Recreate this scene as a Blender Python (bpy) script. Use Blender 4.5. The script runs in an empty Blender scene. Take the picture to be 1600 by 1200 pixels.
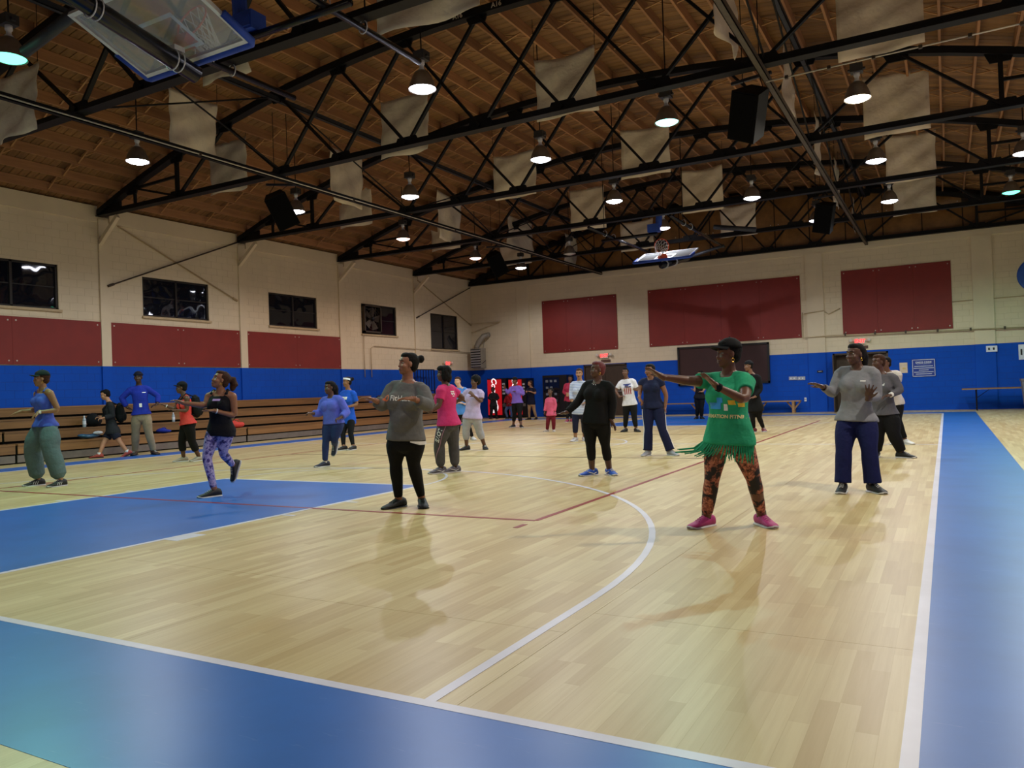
import bpy, math, random
import numpy as np
from mathutils import Vector, Matrix
from mathutils.bvhtree import BVHTree

# ------------------------------------------------------------------ camera, world, exposure
SC = bpy.context.scene
COL = SC.collection
CAM_R = Vector((0.8732380684, 0.4859966931, -0.0355315372))
CAM_U = Vector((0.0356910897, 0.0089314653, 0.9993229583))
CAM_F = Vector((-0.4859850018, 0.8739150091, 0.0095464560))
CAM_C = Vector((7.76, -2.41, 1.165))
FPX = 1220.5872
cam_data = bpy.data.cameras.new('camera')
cam_data.sensor_width = 36.0
cam_data.lens = 36.0 * FPX / 1600.0
cam_data.clip_start = 0.05
cam_data.clip_end = 200
cam = bpy.data.objects.new('camera', cam_data)
COL.objects.link(cam)
cam.matrix_world = Matrix(((CAM_R.x, CAM_U.x, -CAM_F.x, CAM_C.x), (CAM_R.y, CAM_U.y, -CAM_F.y, CAM_C.y),
                           (CAM_R.z, CAM_U.z, -CAM_F.z, CAM_C.z), (0, 0, 0, 1)))
SC.camera = cam
W = bpy.data.worlds.new('night'); SC.world = W; W.use_nodes = True
W.node_tree.nodes['Background'].inputs[0].default_value = (0.012, 0.014, 0.022, 1)
W.node_tree.nodes['Background'].inputs[1].default_value = 0.3
SC.view_settings.view_transform = 'Standard'
SC.view_settings.look = 'None'
SC.view_settings.exposure = 1.12
SC.view_settings.gamma = 1.0
SC.view_settings.use_curve_mapping = False
LAMP_W = 125.0          # radiant power of one high-bay lamp

def ray(px, py):
    return CAM_F + CAM_R * ((px - 800) / FPX) - CAM_U * ((py - 600) / FPX)
FWH = Vector((CAM_F.x, CAM_F.y, 0)).normalized()
def at(px, py, D):                      # point seen at a pixel, D metres in front of the camera
    d = ray(px, py); return CAM_C + d * (D / d.dot(FWH))
def atz(px, py, z=0.0):
    d = ray(px, py); return CAM_C + d * ((z - CAM_C.z) / d.z)
def aty(px, py, Y):
    d = ray(px, py); return CAM_C + d * ((Y - CAM_C.y) / d.y)
def atx(px, py, X):
    d = ray(px, py); return CAM_C + d * ((X - CAM_C.x) / d.x)

# ------------------------------------------------------------------ materials
def lin(h):
    h = h.lstrip('#'); o = []
    for i in (0, 2, 4):
        c = int(h[i:i+2], 16) / 255
        o.append(c / 12.92 if c <= 0.04045 else ((c + 0.055) / 1.055) ** 2.4)
    return (o[0], o[1], o[2], 1)
MATS = {}
def newmat(name):
    m = bpy.data.materials.new(name); m.use_nodes = True
    nt = m.node_tree; b = nt.nodes['Principled BSDF']
    return m, nt, b
def coord(nt, kind='Object', scale=(1, 1, 1)):
    tc = nt.nodes.new('ShaderNodeTexCoord'); mp = nt.nodes.new('ShaderNodeMapping')
    mp.inputs['Scale'].default_value = scale
    nt.links.new(tc.outputs[kind], mp.inputs[0]); return mp.outputs[0]
def noise(nt, vec, scale, detail=3.0, rough=0.6):
    n = nt.nodes.new('ShaderNodeTexNoise'); n.inputs['Scale'].default_value = scale
    n.inputs['Detail'].default_value = detail; n.inputs['Roughness'].default_value = rough
    nt.links.new(vec, n.inputs['Vector']); return n.outputs[0]
def ramp(nt, fac, stops, mode='LINEAR'):
    r = nt.nodes.new('ShaderNodeValToRGB'); e = r.color_ramp.elements; r.color_ramp.interpolation = mode
    while len(e) < len(stops): e.new(0.5)
    for i, (p, c) in enumerate(stops): e[i].position = p; e[i].color = c
    nt.links.new(fac, r.inputs[0]); return r.outputs[0]
def mixc(nt, a, b, fac, mode='MIX'):
    m = nt.nodes.new('ShaderNodeMix'); m.data_type = 'RGBA'; m.blend_type = mode
    for sock, v in ((m.inputs[0], fac), (m.inputs[6], a), (m.inputs[7], b)):
        if hasattr(v, 'links') or hasattr(v, 'is_linked'): nt.links.new(v, sock)
        else: sock.default_value = v
    return m.outputs[2]
def bump(nt, b, h, strength, dist=0.01):
    n = nt.nodes.new('ShaderNodeBump'); n.inputs['Strength'].default_value = strength
    n.inputs['Distance'].default_value = dist
    nt.links.new(h, n.inputs['Height']); nt.links.new(n.outputs[0], b.inputs['Normal'])
def mul(c, k): return (min(c[0]*k, 1), min(c[1]*k, 1), min(c[2]*k, 1), 1)
def plain(name, hexc, rough=0.6, metal=0.0, var=0.12, nscale=6.0, bmp=0.0, bscale=40.0, spec=0.5, kind='Object'):
    if name in MATS: return MATS[name]
    m, nt, b = newmat(name); c = lin(hexc)
    v = coord(nt, kind); f = noise(nt, v, nscale)
    nt.links.new(ramp(nt, f, [(0.3, mul(c, 1 - var)), (0.7, mul(c, 1 + var))]), b.inputs['Base Color'])
    b.inputs['Roughness'].default_value = rough; b.inputs['Metallic'].default_value = metal
    b.inputs['Specular IOR Level'].default_value = spec
    if bmp: bump(nt, b, noise(nt, v, bscale), bmp)
    MATS[name] = m; return m
def emit(name, hexc, strength):
    if name in MATS: return MATS[name]
    m, nt, b = newmat(name); c = lin(hexc)
    b.inputs['Base Color'].default_value = c
    b.inputs['Emission Color'].default_value = c; b.inputs['Emission Strength'].default_value = strength
    MATS[name] = m; return m
def cloth(name, hexc, rough=0.85, var=0.1, wr=0.35, wscale=14.0):
    if name in MATS: return MATS[name]
    m, nt, b = newmat(name); c = lin(hexc); v = coord(nt)
    f = noise(nt, v, 9.0)
    nt.links.new(ramp(nt, f, [(0.3, mul(c, 1 - var)), (0.7, mul(c, 1 + var))]), b.inputs['Base Color'])
    b.inputs['Roughness'].default_value = rough; b.inputs['Specular IOR Level'].default_value = 0.25
    bump(nt, b, noise(nt, v, wscale, 2.0), wr, 0.03)
    MATS[name] = m; return m
def wood(name, c1, c2, axis=1, rough=0.6, sc=1.0):
    if name in MATS: return MATS[name]
    m, nt, b = newmat(name)
    s = [14 * sc] * 3; s[axis] = 0.8 * sc
    v = coord(nt, 'Object', s)
    oi = nt.nodes.new('ShaderNodeObjectInfo')
    f = noise(nt, v, 1.0, 5.0)
    base = ramp(nt, f, [(0.3, lin(c1)), (0.7, lin(c2))])
    rr = nt.nodes.new('ShaderNodeMapRange'); rr.inputs['To Min'].default_value = 0.72; rr.inputs['To Max'].default_value = 1.15
    nt.links.new(oi.outputs['Random'], rr.inputs[0])
    cmb = nt.nodes.new('ShaderNodeCombineColor')
    for i in range(3): nt.links.new(rr.outputs[0], cmb.inputs[i])
    nt.links.new(mixc(nt, base, cmb.outputs[0], 1.0, 'MULTIPLY'), b.inputs['Base Color'])
    b.inputs['Roughness'].default_value = rough
    bump(nt, b, f, 0.25, 0.005)
    MATS[name] = m; return m

def floor_wood():
    m, nt, b = newmat('printed_wood_vinyl')
    tc = nt.nodes.new('ShaderNodeTexCoord'); sep = nt.nodes.new('ShaderNodeSeparateXYZ')
    nt.links.new(tc.outputs['Object'], sep.inputs[0])
    cb = nt.nodes.new('ShaderNodeCombineXYZ')
    nt.links.new(sep.outputs[1], cb.inputs[0]); nt.links.new(sep.outputs[0], cb.inputs[1])
    def brick(c1, c2, w, h, mort):
        k = nt.nodes.new('ShaderNodeTexBrick'); k.offset = 0.37; k.offset_frequency = 3
        k.inputs['Color1'].default_value = lin(c1); k.inputs['Color2'].default_value = lin(c2)
        k.inputs['Mortar'].default_value = lin(mort); k.inputs['Scale'].default_value = 1.0
        k.inputs['Mortar Size'].default_value = 0.0006; k.inputs['Bias'].default_value = 0.0
        k.inputs['Brick Width'].default_value = w; k.inputs['Row Height'].default_value = h
        nt.links.new(cb.outputs[0], k.inputs[0]); return k.outputs[0]
    a = brick('#d9c899', '#c4ac7a', 0.62, 0.071, '#c0a874')
    a2 = brick('#ffffff', '#ece7dd', 1.9, 0.142, '#eeeae0')
    col = mixc(nt, a, a2, 0.8, 'MULTIPLY')
    mp = nt.nodes.new('ShaderNodeMapping'); mp.inputs['Scale'].default_value = (30, 1.1, 1)
    nt.links.new(tc.outputs['Object'], mp.inputs[0])
    g = noise(nt, mp.outputs[0], 1.0, 6.0, 0.65)
    col = mixc(nt, col, ramp(nt, g, [(0.25, lin('#dcccb2')), (0.62, (1, 1, 1, 1))]), 0.5, 'MULTIPLY')
    nt.links.new(col, b.inputs['Base Color'])
    b.inputs['Roughness'].default_value = 0.36
    b.inputs['Specular IOR Level'].default_value = 0.45
    MATS['floor'] = m; return m
def floor_paint(name, hexc, scuff):
    m, nt, b = newmat(name); c = lin(hexc)
    tc = nt.nodes.new('ShaderNodeTexCoord')
    f = noise(nt, tc.outputs['Object'], 1.6, 4.0)
    base = ramp(nt, f, [(0.3, mul(c, 0.9)), (0.7, mul(c, 1.1))])
    mp = nt.nodes.new('ShaderNodeMapping'); mp.inputs['Scale'].default_value = (2.2, 14, 1); mp.inputs['Rotation'].default_value = (0, 0, 0.5)
    nt.links.new(tc.outputs['Object'], mp.inputs[0])
    s = noise(nt, mp.outputs[0], 2.2, 6.0, 0.7)
    msk = ramp(nt, s, [(0.62, (0, 0, 0, 1)), (0.78, (scuff, scuff, scuff, 1))])
    nt.links.new(mixc(nt, base, lin('#a9bce0'), msk), b.inputs['Base Color'])
    b.inputs['Roughness'].default_value = 0.34
    b.inputs['Specular IOR Level'].default_value = 0.45
    MATS[name] = m; return m

# ------------------------------------------------------------------ mesh builder
class MB:
    def __init__(s): s.v = []; s.f = []; s.m = []
    def add(s, vs, fs, mi=0):
        o = len(s.v); s.v += [tuple(p) for p in vs]; s.f += [tuple(i + o for i in q) for q in fs]; s.m += [mi] * len(fs)
        return s
    def box(s, c, size, rot=None, mi=0):
        c = Vector(c); x, y, z = (k / 2 for k in size); P = []
        for q in ((-x,-y,-z),(x,-y,-z),(x,y,-z),(-x,y,-z),(-x,-y,z),(x,-y,z),(x,y,z),(-x,y,z)):
            q = Vector(q); P.append(c + (rot @ q if rot else q))
        return s.add(P, [(0,3,2,1),(4,5,6,7),(0,1,5,4),(1,2,6,5),(2,3,7,6),(3,0,4,7)], mi)
    def box2(s, a, b, mi=0):
        return s.box([(a[i] + b[i]) / 2 for i in range(3)], [abs(a[i] - b[i]) for i in range(3)], None, mi)
    def bar(s, p, q, w, h, up=(0, 0, 1), mi=0):
        p = Vector(p); q = Vector(q); d = (q - p); L = d.length; d = d / L; up = Vector(up)
        x = d.cross(up)
        if x.length < 1e-4: x = d.cross(Vector((0, 1, 0)))
        x.normalize(); z = x.cross(d)
        return s.box((p + q) / 2, (w, L, h), Matrix((x, d, z)).transposed(), mi)
    def tube(s, pts, r, seg=10, mi=0, cap=True):
        pts = [Vector(p) for p in pts]; n = len(pts)
        if not isinstance(r, (list, tuple)): r = [r] * n
        ref = None; vs = []; fs = []
        for i, p in enumerate(pts):
            d = (pts[min(i+1, n-1)] - pts[max(i-1, 0)]).normalized()
            if ref is None:
                ref = d.cross(Vector((0, 0, 1)))
                if ref.length < 0.05: ref = d.cross(Vector((0, 1, 0)))
            x = (ref - d * ref.dot(d)).normalized(); ref = x; y = d.cross(x)
            for k in range(seg):
                a = 2 * math.pi * k / seg; vs.append(p + (x * math.cos(a) + y * math.sin(a)) * r[i])
        for i in range(n - 1):
            for k in range(seg):
                k2 = (k + 1) % seg; fs.append((i*seg+k, i*seg+k2, (i+1)*seg+k2, (i+1)*seg+k))
        if cap: fs.append(tuple(range(seg))[::-1]); fs.append(tuple((n-1)*seg + k for k in range(seg)))
        return s.add(vs, fs, mi)
    def ell(s, c, ax, seg=12, rings=8, mi=0):
        c = Vector(c); ax = [Vector(a) for a in ax]; vs = [c + ax[2]]; fs = []
        for i in range(1, rings):
            t = math.pi * i / rings
            for k in range(seg):
                a = 2 * math.pi * k / seg
                vs.append(c + ax[0] * (math.sin(t) * math.cos(a)) + ax[1] * (math.sin(t) * math.sin(a)) + ax[2] * math.cos(t))
        vs.append(c - ax[2]); last = len(vs) - 1
        for k in range(seg):
            k2 = (k + 1) % seg; fs.append((0, 1 + k, 1 + k2))
            for i in range(rings - 2):
                a = 1 + i * seg; fs.append((a + k, a + seg + k, a + seg + k2, a + k2))
            a = 1 + (rings - 2) * seg; fs.append((a + k, last, a + k2))
        return s.add(vs, fs, mi)
    def lathe(s, prof, c=(0, 0, 0), seg=24, mi=0, axis='z'):
        vs = []; fs = []; n = len(prof)
        for (r, z) in prof:
            for k in range(seg):
                a = 2 * math.pi * k / seg
                q = (r * math.cos(a), r * math.sin(a), z)
                if axis == 'y': q = (q[0], q[2], q[1])
                vs.append((c[0] + q[0], c[1] + q[1], c[2] + q[2]))
        for i in range(n - 1):
            for k in range(seg):
                k2 = (k + 1) % seg; fs.append((i*seg+k, i*seg+k2, (i+1)*seg+k2, (i+1)*seg+k))
        return s.add(vs, fs, mi)
    def loft(s, rings, mi=0, cap=True):
        n = len(rings[0]); vs = [p for r in rings for p in r]; fs = []
        for i in range(len(rings) - 1):
            for k in range(n):
                k2 = (k + 1) % n; fs.append((i*n+k, i*n+k2, (i+1)*n+k2, (i+1)*n+k))
        if cap: fs.append(tuple(range(n))[::-1]); fs.append(tuple((len(rings)-1)*n + k for k in range(n)))
        return s.add(vs, fs, mi)
    def mesh(s, name, mats, smooth=False, org=None):
        me = bpy.data.meshes.new(name)
        vs = s.v if org is None else [(p[0]-org[0], p[1]-org[1], p[2]-org[2]) for p in s.v]
        me.from_pydata(vs, [], s.f)
        if not isinstance(mats, (list, tuple)): mats = [mats]
        for m in mats: me.materials.append(m)
        if len(mats) > 1: me.polygons.foreach_set('material_index', s.m)
        if smooth: me.polygons.foreach_set('use_smooth', [True] * len(me.polygons))
        me.update(); return me
    def build(s, name, mats, parent=None, smooth=False, org=None):
        return link(name, s.mesh(name, mats, smooth, org), parent)
def link(name, me, parent=None, loc=None):
    o = bpy.data.objects.new(name, me); COL.objects.link(o)
    if parent: o.parent = parent
    if loc is not None: o.location = loc
    return o
def tag(o, label, cat, group=None):
    o['label'] = label; o['category'] = cat
    if group: o['group'] = group
    return o
def thing(name, label, cat, loc=(0, 0, 0), group=None, rotz=0.0):
    o = bpy.data.objects.new(name, None); COL.objects.link(o); o.location = loc; o.rotation_euler = (0, 0, rotz)
    o.empty_display_size = 0.1
    return tag(o, label, cat, group)
def struct(o):
    o['kind'] = 'structure'; return o
def stuff(o):
    o['kind'] = 'stuff'; return o
def copy_tree(o, parent=None):
    c = o.copy(); COL.objects.link(c); c.parent = parent
    for ch in list(o.children): copy_tree(ch, c)
    return c
_fonts = {}
def text_mesh(txt, size, shear=0.0, bold=0.0, align='CENTER', depth=0.0):
    cu = bpy.data.curves.new('lettering', 'FONT'); cu.body = txt; cu.size = size; cu.align_x = align; cu.align_y = 'CENTER'
    cu.shear = shear; cu.offset = bold; cu.extrude = depth; cu.resolution_u = 3
    o = bpy.data.objects.new('tmp', cu); COL.objects.link(o)
    dg = bpy.context.evaluated_depsgraph_get()
    me = bpy.data.meshes.new_from_object(o.evaluated_get(dg)); bpy.data.objects.remove(o); bpy.data.curves.remove(cu)
    return me
def text(txt, size, mat, parent, loc, ax, ay, name='lettering', shear=0.0, bold=0.0, depth=0.004):
    """flat lettering standing on a surface; ax = reading direction, ay = up"""
    me = text_mesh(txt, size, shear, bold, depth=depth); ax = Vector(ax).normalized(); ay = Vector(ay).normalized(); az = ax.cross(ay)
    M = Matrix((ax, ay, az)).transposed().to_4x4(); M.translation = Vector(loc); me.transform(M)
    me.materials.clear(); me.materials.append(mat); return link(name, me, parent)

# ------------------------------------------------------------------ the room
XL, XR, YF, YB = -11.48, 12.02, 28.5, -4.6
XC, ZC, TR = 0.27, 6.1, 4.6
R_ROOF = 32.9; Z_TOP = 8.32
def ztop(x): return Z_TOP - (R_ROOF - math.sqrt(R_ROOF ** 2 - (x - XC) ** 2))
M_FLOOR = floor_wood()
M_BLUE_F = floor_paint('blue_court_vinyl', '#1f64b8', 0.22)
M_WHITE_F = floor_paint('white_court_line', '#d5d3e2', 0.0)
M_RED_F = floor_paint('red_court_line', '#8f2426', 0.0)
M_DARK_F = floor_paint('dark_court_line', '#57432f', 0.0)
M_SUB = plain('subfloor', '#5e4f3a', 0.8)
fl = struct(MB().box2((XL, YB, -0.15), (XR, YF, -0.004)).build('floor', M_SUB))
# printed vinyl rolls laid side by side, hairline seams between them
xs = [XL, -9.85, -7.85, -5.85, -3.85, -1.85, 0.15, 2.15, 4.15, 6.12, 8.12, 10.12, XR]
ys = [YB, 0.98, 12.6, 20.4, YF]
for i in range(len(xs) - 1):
    for j in range(len(ys) - 1):
        sh = (0.0, 0.35)[i % 2] if 0 < j else 0
        y0 = ys[j] + (sh if j else 0); y1 = ys[j+1] + ((0.0, 0.35)[i % 2] if j + 1 < len(ys) - 1 else 0)
        MB().box2((xs[i] + 0.0012, y0 + 0.0012, -0.004), (xs[i+1] - 0.0012, y1 - 0.0012, 0)).build('vinyl_sheet', M_FLOOR, fl)
L = 25.6; HW = 7.62; BW = 0.91
def strip(a, b, m, name, z=0.0012):
    return MB().box2((a[0], a[1], -0.002), (b[0], b[1], z)).build(name, m, fl)
strip((HW, -BW), (HW + BW, 12.8), M_BLUE_F, 'blue_border'); strip((HW, 12.802), (HW + BW, L + BW), M_BLUE_F, 'blue_border')
strip((-HW - BW, -BW), (-HW, 12.8), M_BLUE_F, 'blue_border'); strip((-HW - BW, 12.802), (-HW, L + BW), M_BLUE_F, 'blue_border')
strip((-HW, -BW), (HW, 0), M_BLUE_F, 'blue_border'); strip((-HW, L), (HW, L + BW), M_BLUE_F, 'blue_border')
strip((-1.83, 0), (1.83, 5.79), M_BLUE_F, 'blue_key'); strip((-1.83, L - 5.79), (1.83, L), M_BLUE_F, 'blue_key')
lw = 0.052
def wl(a, b, z=0.002, m=None, w=lw, name='court_line'):
    if abs(a[0] - b[0]) < 1e-6: return strip((a[0] - w/2, a[1]), (a[0] + w/2, b[1]), m or M_WHITE_F, name, z)
    return strip((a[0], a[1] - w/2), (b[0], a[1] + w/2), m or M_WHITE_F, name, z)
for s in (-1, 1): wl((s * HW, 0), (s * HW, L))
for y in (0, L): wl((-HW, y), (HW, y), 0.0021)
for y0, y1 in ((0, 5.79), (L - 5.79, L)):
    for s in (-1, 1): wl((s * 1.83, y0), (s * 1.83, y1), 0.0022)
for y in (5.79, L - 5.79): wl((-1.83, y), (1.83, y), 0.0023)
wl((-HW, 12.8), (HW, 12.8), 0.0022, w=0.04)
for base, sg in ((0, 1), (L, -1)):
    for s in (-1, 1):
        for d, ww in ((2.13, 0.3), (3.35, 0.05), (4.3, 0.05)):
            y = base + sg * d; strip((s * 1.86, y - ww/2), (s * 2.02, y + ww/2), M_WHITE_F, 'lane_mark', 0.002)
def arc(cx, cy, r, a0, a1, name='court_arc', w=lw, m=None, z=0.0018, n=64):
    vs = []; fs = []
    for i in range(n + 1):
        a = a0 + (a1 - a0) * i / n
        for rr in (r - w/2, r + w/2): vs.append((cx + rr * math.cos(a), cy + rr * math.sin(a), z))
    for i in range(n): fs.append((2*i, 2*i+1, 2*i+3, 2*i+2))
    return MB().add(vs, fs).build(name, m or M_WHITE_F, fl)
for base, sg in ((0, 1), (L, -1)):
    cy = base + sg * 1.6
    arc(0, cy, 6.0, 0 if sg > 0 else -math.pi, math.pi if sg > 0 else 0)
    for s in (-1, 1):
        y0, y1 = sorted((base, cy)); wl((s * 6.0, y0), (s * 6.0, y1), 0.0019)
    arc(0, base + sg * 5.79, 1.83, 0 if sg > 0 else -math.pi, math.pi if sg > 0 else 0, w=0.04)
arc(0, 12.8, 1.83, 0, 2 * math.pi, w=0.04)
for s in (-1, 1): wl((s * 4.5, 3.8), (s * 4.5, 21.8), 0.0026, M_RED_F, 0.05)
for y in (3.8, 21.8): wl((-4.5, y), (4.5, y), 0.0025, M_RED_F, 0.05)
for y in (9.8, 15.8): wl((-4.5, y), (4.5, y), 0.0024, M_DARK_F, 0.045)
for s in (-1, 1): strip((s*4.5 - .025, 3.42), (s*4.5 + .025, 3.6), M_RED_F, 'serve_mark', 0.0025)

# walls of painted concrete block
M_BEIGE = plain('beige_wall_paint', '#d6c6a8', 0.62, var=0.05, nscale=1.2, bmp=0.15, bscale=60)
M_WBLUE = plain('blue_wall_paint', '#0049b4', 0.75, var=0.08, nscale=1.2, bmp=0.15, bscale=60, spec=0.25)
M_MORT = plain('beige_joint', '#cbbb9c', 0.8, var=0.05)
M_MORTB = plain('blue_joint', '#063f9e', 0.8, var=0.05)
BZ = 2.2
def rects(u0, u1, z0, z1, holes):
    """the rectangle u0..u1 x z0..z1 cut up around its holes"""
    us = sorted({u0, u1} | {min(max(h[i], u0), u1) for h in holes for i in (0, 1)}); out = []
    for a, b in zip(us[:-1], us[1:]):
        if b - a < 1e-4: continue
        z = z0
        for h in sorted((h for h in holes if h[0] <= a + 1e-4 and h[1] >= b - 1e-4), key=lambda h: h[2]):
            if h[2] > z: out.append((a, b, z, min(h[2], z1)))
            z = max(z, h[3])
        if z < z1: out.append((a, b, z, z1))
    return out
WIN = [(6.9, 9.12, 3.6, 4.72), (11.46, 13.66, 3.6, 4.69), (16.04, 18.27, 3.6, 4.69), (20.66, 22.8, 3.55, 4.7), (25.19, 27.3, 3.12, 4.65)]
DOORS = [(4.13, 5.97, 0, 2.13), (-5.87, -3.91, 0, 2.18)]
def backing(name, axis, u0, u1, holes):
    """solid wall with its openings, blue below 2.2 m"""
    m = MB()
    for mi, z0, z1 in ((1, 0, BZ), (0, BZ, 6.12)):
        for (a, b, c, d) in rects(u0, u1, z0, z1, [h for h in holes if h[2] < z1 and h[3] > z0]):
            if axis == 'x': m.box2((XL - 0.3, a, c), (XL, b, d), mi)
            else: m.box2((a, YF, c), (b, YF + 0.3, d), mi)
    return struct(m.build(name, [M_MORT, M_MORTB]))
wl_ = backing('wall_left', 'x', YB, YF + 0.3, WIN)
wf_ = backing('wall_far', 'y', XL, XR, DOORS)
m = MB(); m.box2((XR, YB, 0), (XR + 0.3, YF, BZ), 1); m.box2((XR, YB, BZ), (XR + 0.3, YF, 6.3)); struct(m.build('wall_right', [M_BEIGE, M_WBLUE]))
m = MB(); m.box2((XL, YB - 0.3, 0), (XR, YB, BZ), 1); m.box2((XL, YB - 0.3, BZ), (XR, YB, 8.6)); struct(m.build('wall_back', [M_BEIGE, M_WBLUE]))
def blocks(parent, axis, u0, u1, z0, z1, holes, near):
    """running-bond block faces, 0.4 x 0.2 m, joints recessed; the near ones one by one, the rest joined"""
    items = []; bl, bh, j = 0.4, 0.2, 0.008; r = 0
    z = z0
    while z < z1 - 0.05:
        zz = min(z + bh, z1); u = u0 - (0.2 if r % 2 else 0)
        while u < u1 - 0.02:
            a, b = max(u, u0), min(u + bl, u1)
            segs = [(a, b, z, zz)]
            for (h0, h1, g0, g1) in holes:
                new = []
                for (sa, sb, sz0, sz1) in segs:
                    if sb <= h0 or sa >= h1 or sz1 <= g0 or sz0 >= g1: new.append((sa, sb, sz0, sz1)); continue
                    if sa < h0: new.append((sa, h0, sz0, sz1))
                    if sb > h1: new.append((h1, sb, sz0, sz1))
                    mu0, mu1 = max(sa, h0), min(sb, h1)
                    if sz0 < g0: new.append((mu0, mu1, sz0, g0))
                    if sz1 > g1: new.append((mu0, mu1, g1, sz1))
                segs = new
            for sgm in segs:
                if sgm[1] - sgm[0] > 0.03 and sgm[3] - sgm[2] > 0.03: items.append(sgm)
            u += bl
        z += bh; r += 1
    def faces(mb, it):
        a, b, c, d = it[0] + j/2, it[1] - j/2, it[2] + j/2, it[3] - j/2; t = 0.003; e = 0.002
        mi = 1 if it[3] <= BZ + 0.01 else 0
        if axis == 'x':   # wall in the plane x = XL, facing +x
            q = [(XL, a, c), (XL, b, c), (XL, b, d), (XL, a, d), (XL+t, a+e, c+e), (XL+t, b-e, c+e), (XL+t, b-e, d-e), (XL+t, a+e, d-e)]
            mb.add(q, [(4,5,6,7),(0,1,5,4),(1,2,6,5),(2,3,7,6),(3,0,4,7)], mi)
        else:
            q = [(a, YF, c), (b, YF, c), (b, YF, d), (a, YF, d), (a+e, YF-t, c+e), (b-e, YF-t, c+e), (b-e, YF-t, d-e), (a+e, YF-t, d-e)]
            mb.add(q, [(7,6,5,4),(4,5,1,0),(5,6,2,1),(6,7,3,2),(7,4,0,3)], mi)
    items.sort(key=near)
    for it in items[:300]:
        mb = MB(); faces(mb, it); mb.build('block', M_WBLUE if it[3] <= BZ + 0.01 else M_BEIGE, parent)
    mb = MB()
    for it in items[300:]: faces(mb, it)
    stuff(mb.build('block_courses', [M_BEIGE, M_WBLUE], parent))
PANL = [(5.75, 10.19, 2.22, 3.36), (10.47, 14.77, 2.22, 3.36), (15.03, 19.43, 2.22, 3.36)]
PANF = [(-7.76, -4.26, 2.8, 5.1), (-2.87, 3.08, 2.8, 5.12), (4.52, 8.02, 2.8, 5.13)]
blocks(wl_, 'x', 4.0, YF, 1.0, 6.0, WIN + PANL, lambda it: (it[0] < 6.9) * 50 + (it[2] < 2.2) * 8 + it[0])
blocks(wf_, 'y', XL, XR - 1.5, 0.0, 6.0, DOORS + PANF + [(-1.7, 1.88, 1.15, 2.7)], lambda it: (it[0] > 9.9) * 60 + abs(it[0] - 7.5) + abs(it[2] - 3.2) * .5)
# pilasters, bond beam, trusses' knee braces on the left wall
PY = [5.6, 10.2, 14.8, 19.4, 24.0]
for k, y in enumerate(PY):
    m = MB(); m.box2((XL, y + 0.0, 0), (XL + 0.05, y + 0.27, BZ), 1); m.box2((XL, y + 0.0, BZ), (XL + 0.05, y + 0.27, 6.05))
    struct(m.build('trim_%d' % (k + 1), [M_BEIGE, M_WBLUE]))
    b = MB().bar((XL + 0.03, y + 0.05, 5.42), (XL + 0.78, y + 0.05, 6.03), 0.1, 0.1, (0, 1, 0)).build('knee_brace', M_BEIGE)
    tag(b, 'beige diagonal knee brace under the %s roof truss from the camera' % ('nearest', 'second', 'third', 'fourth', 'fifth')[k], 'brace', 'knee braces on the left wall')
ye = [YB] + PY + [YF]
for k in range(len(ye) - 1):
    y0, y1 = ye[k] + (0.32 if k else 0), ye[k+1] - (0.02 if k < len(ye) - 2 else 0)
    m = MB(); m.box2((XL - 0.2, y0, 5.97), (XL + 0.045, y1, 6.38)); struct(m.build('trim_%d' % (10 + k), M_BEIGE))
for k, (a, b) in enumerate(((-9.02, -8.41), (3.29, 3.89), (8.64, 9.24))):
    m = MB(); m.box2((a, YF, 0), (b, YF - 0.07, BZ), 1); m.box2((a, YF, BZ), (b, YF - 0.07, 5.9)); struct(m.build('trim_%d' % (20 + k), [M_BEIGE, M_WBLUE]))
m = MB(); m.box2((XL, YF + 0.02, 5.88), (XR, YF - 0.05, 6.12)); struct(m.build('trim_30', M_BEIGE))
M_GREYB = plain('grey_baseboard', '#8d8780', 0.7)
for k, (a, b) in enumerate(((XL, -5.87), (-3.91, 4.13), (5.97, XR))):
    o = struct(MB().box2((a, YF, 0), (b, YF - 0.03, 0.1)).build('baseboard_far', M_WBLUE))

# red wall pads, each of several boards with screw heads
M_RED = plain('red_wall_board', '#7b1c13', 0.6, var=0.08, nscale=2.0, bmp=0.2, bscale=120)
M_SCREW = plain('screw_steel', '#b9b0a4', 0.4, 0.8)
SCREW = MB().lathe([(0.0, 0.003), (0.02, 0.0), (0.02, -0.006)], seg=8).mesh('screw', M_SCREW)
def pad(axis, r, n, label):
    t = thing('wall_pad', label, 'wall panel', (XL, (r[0]+r[1])/2, r[2]) if axis == 'x' else ((r[0]+r[1])/2, YF, r[2]))
    o = t.location
    for i in range(n):
        a = r[0] + (r[1] - r[0]) * i / n + 0.002; b = r[0] + (r[1] - r[0]) * (i + 1) / n - 0.002
        if axis == 'x': MB().box2((XL, a, r[2]), (XL + 0.04, b, r[3])).build('board', M_RED, t, org=o)
        else: MB().box2((a, YF, r[2]), (b, YF - 0.04, r[3])).build('board', M_RED, t, org=o)
        for u in (a + 0.09, b - 0.09):
            for z in (r[2] + 0.09, r[3] - 0.09):
                s = link('screw', SCREW, t)
                if axis == 'x': s.rotation_euler = (0, math.pi/2, 0); s.location = Vector((XL + 0.044, u, z)) - o
                else: s.rotation_euler = (math.pi/2, 0, 0); s.location = Vector((u, YF - 0.044, z)) - o
    return t
pad('x', PANL[0], 2, 'dark red wall board under the window at the left picture edge')
pad('x', PANL[1], 2, 'dark red wall board under the window below the crossed rods')
pad('x', PANL[2], 2, 'dark red wall board furthest from the camera on the left wall')
pad('y', PANF[0], 3, 'smallest red board on the far wall, left of the basket')
pad('y', PANF[1], 4, 'widest red board on the far wall, above the dark screen')
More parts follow.
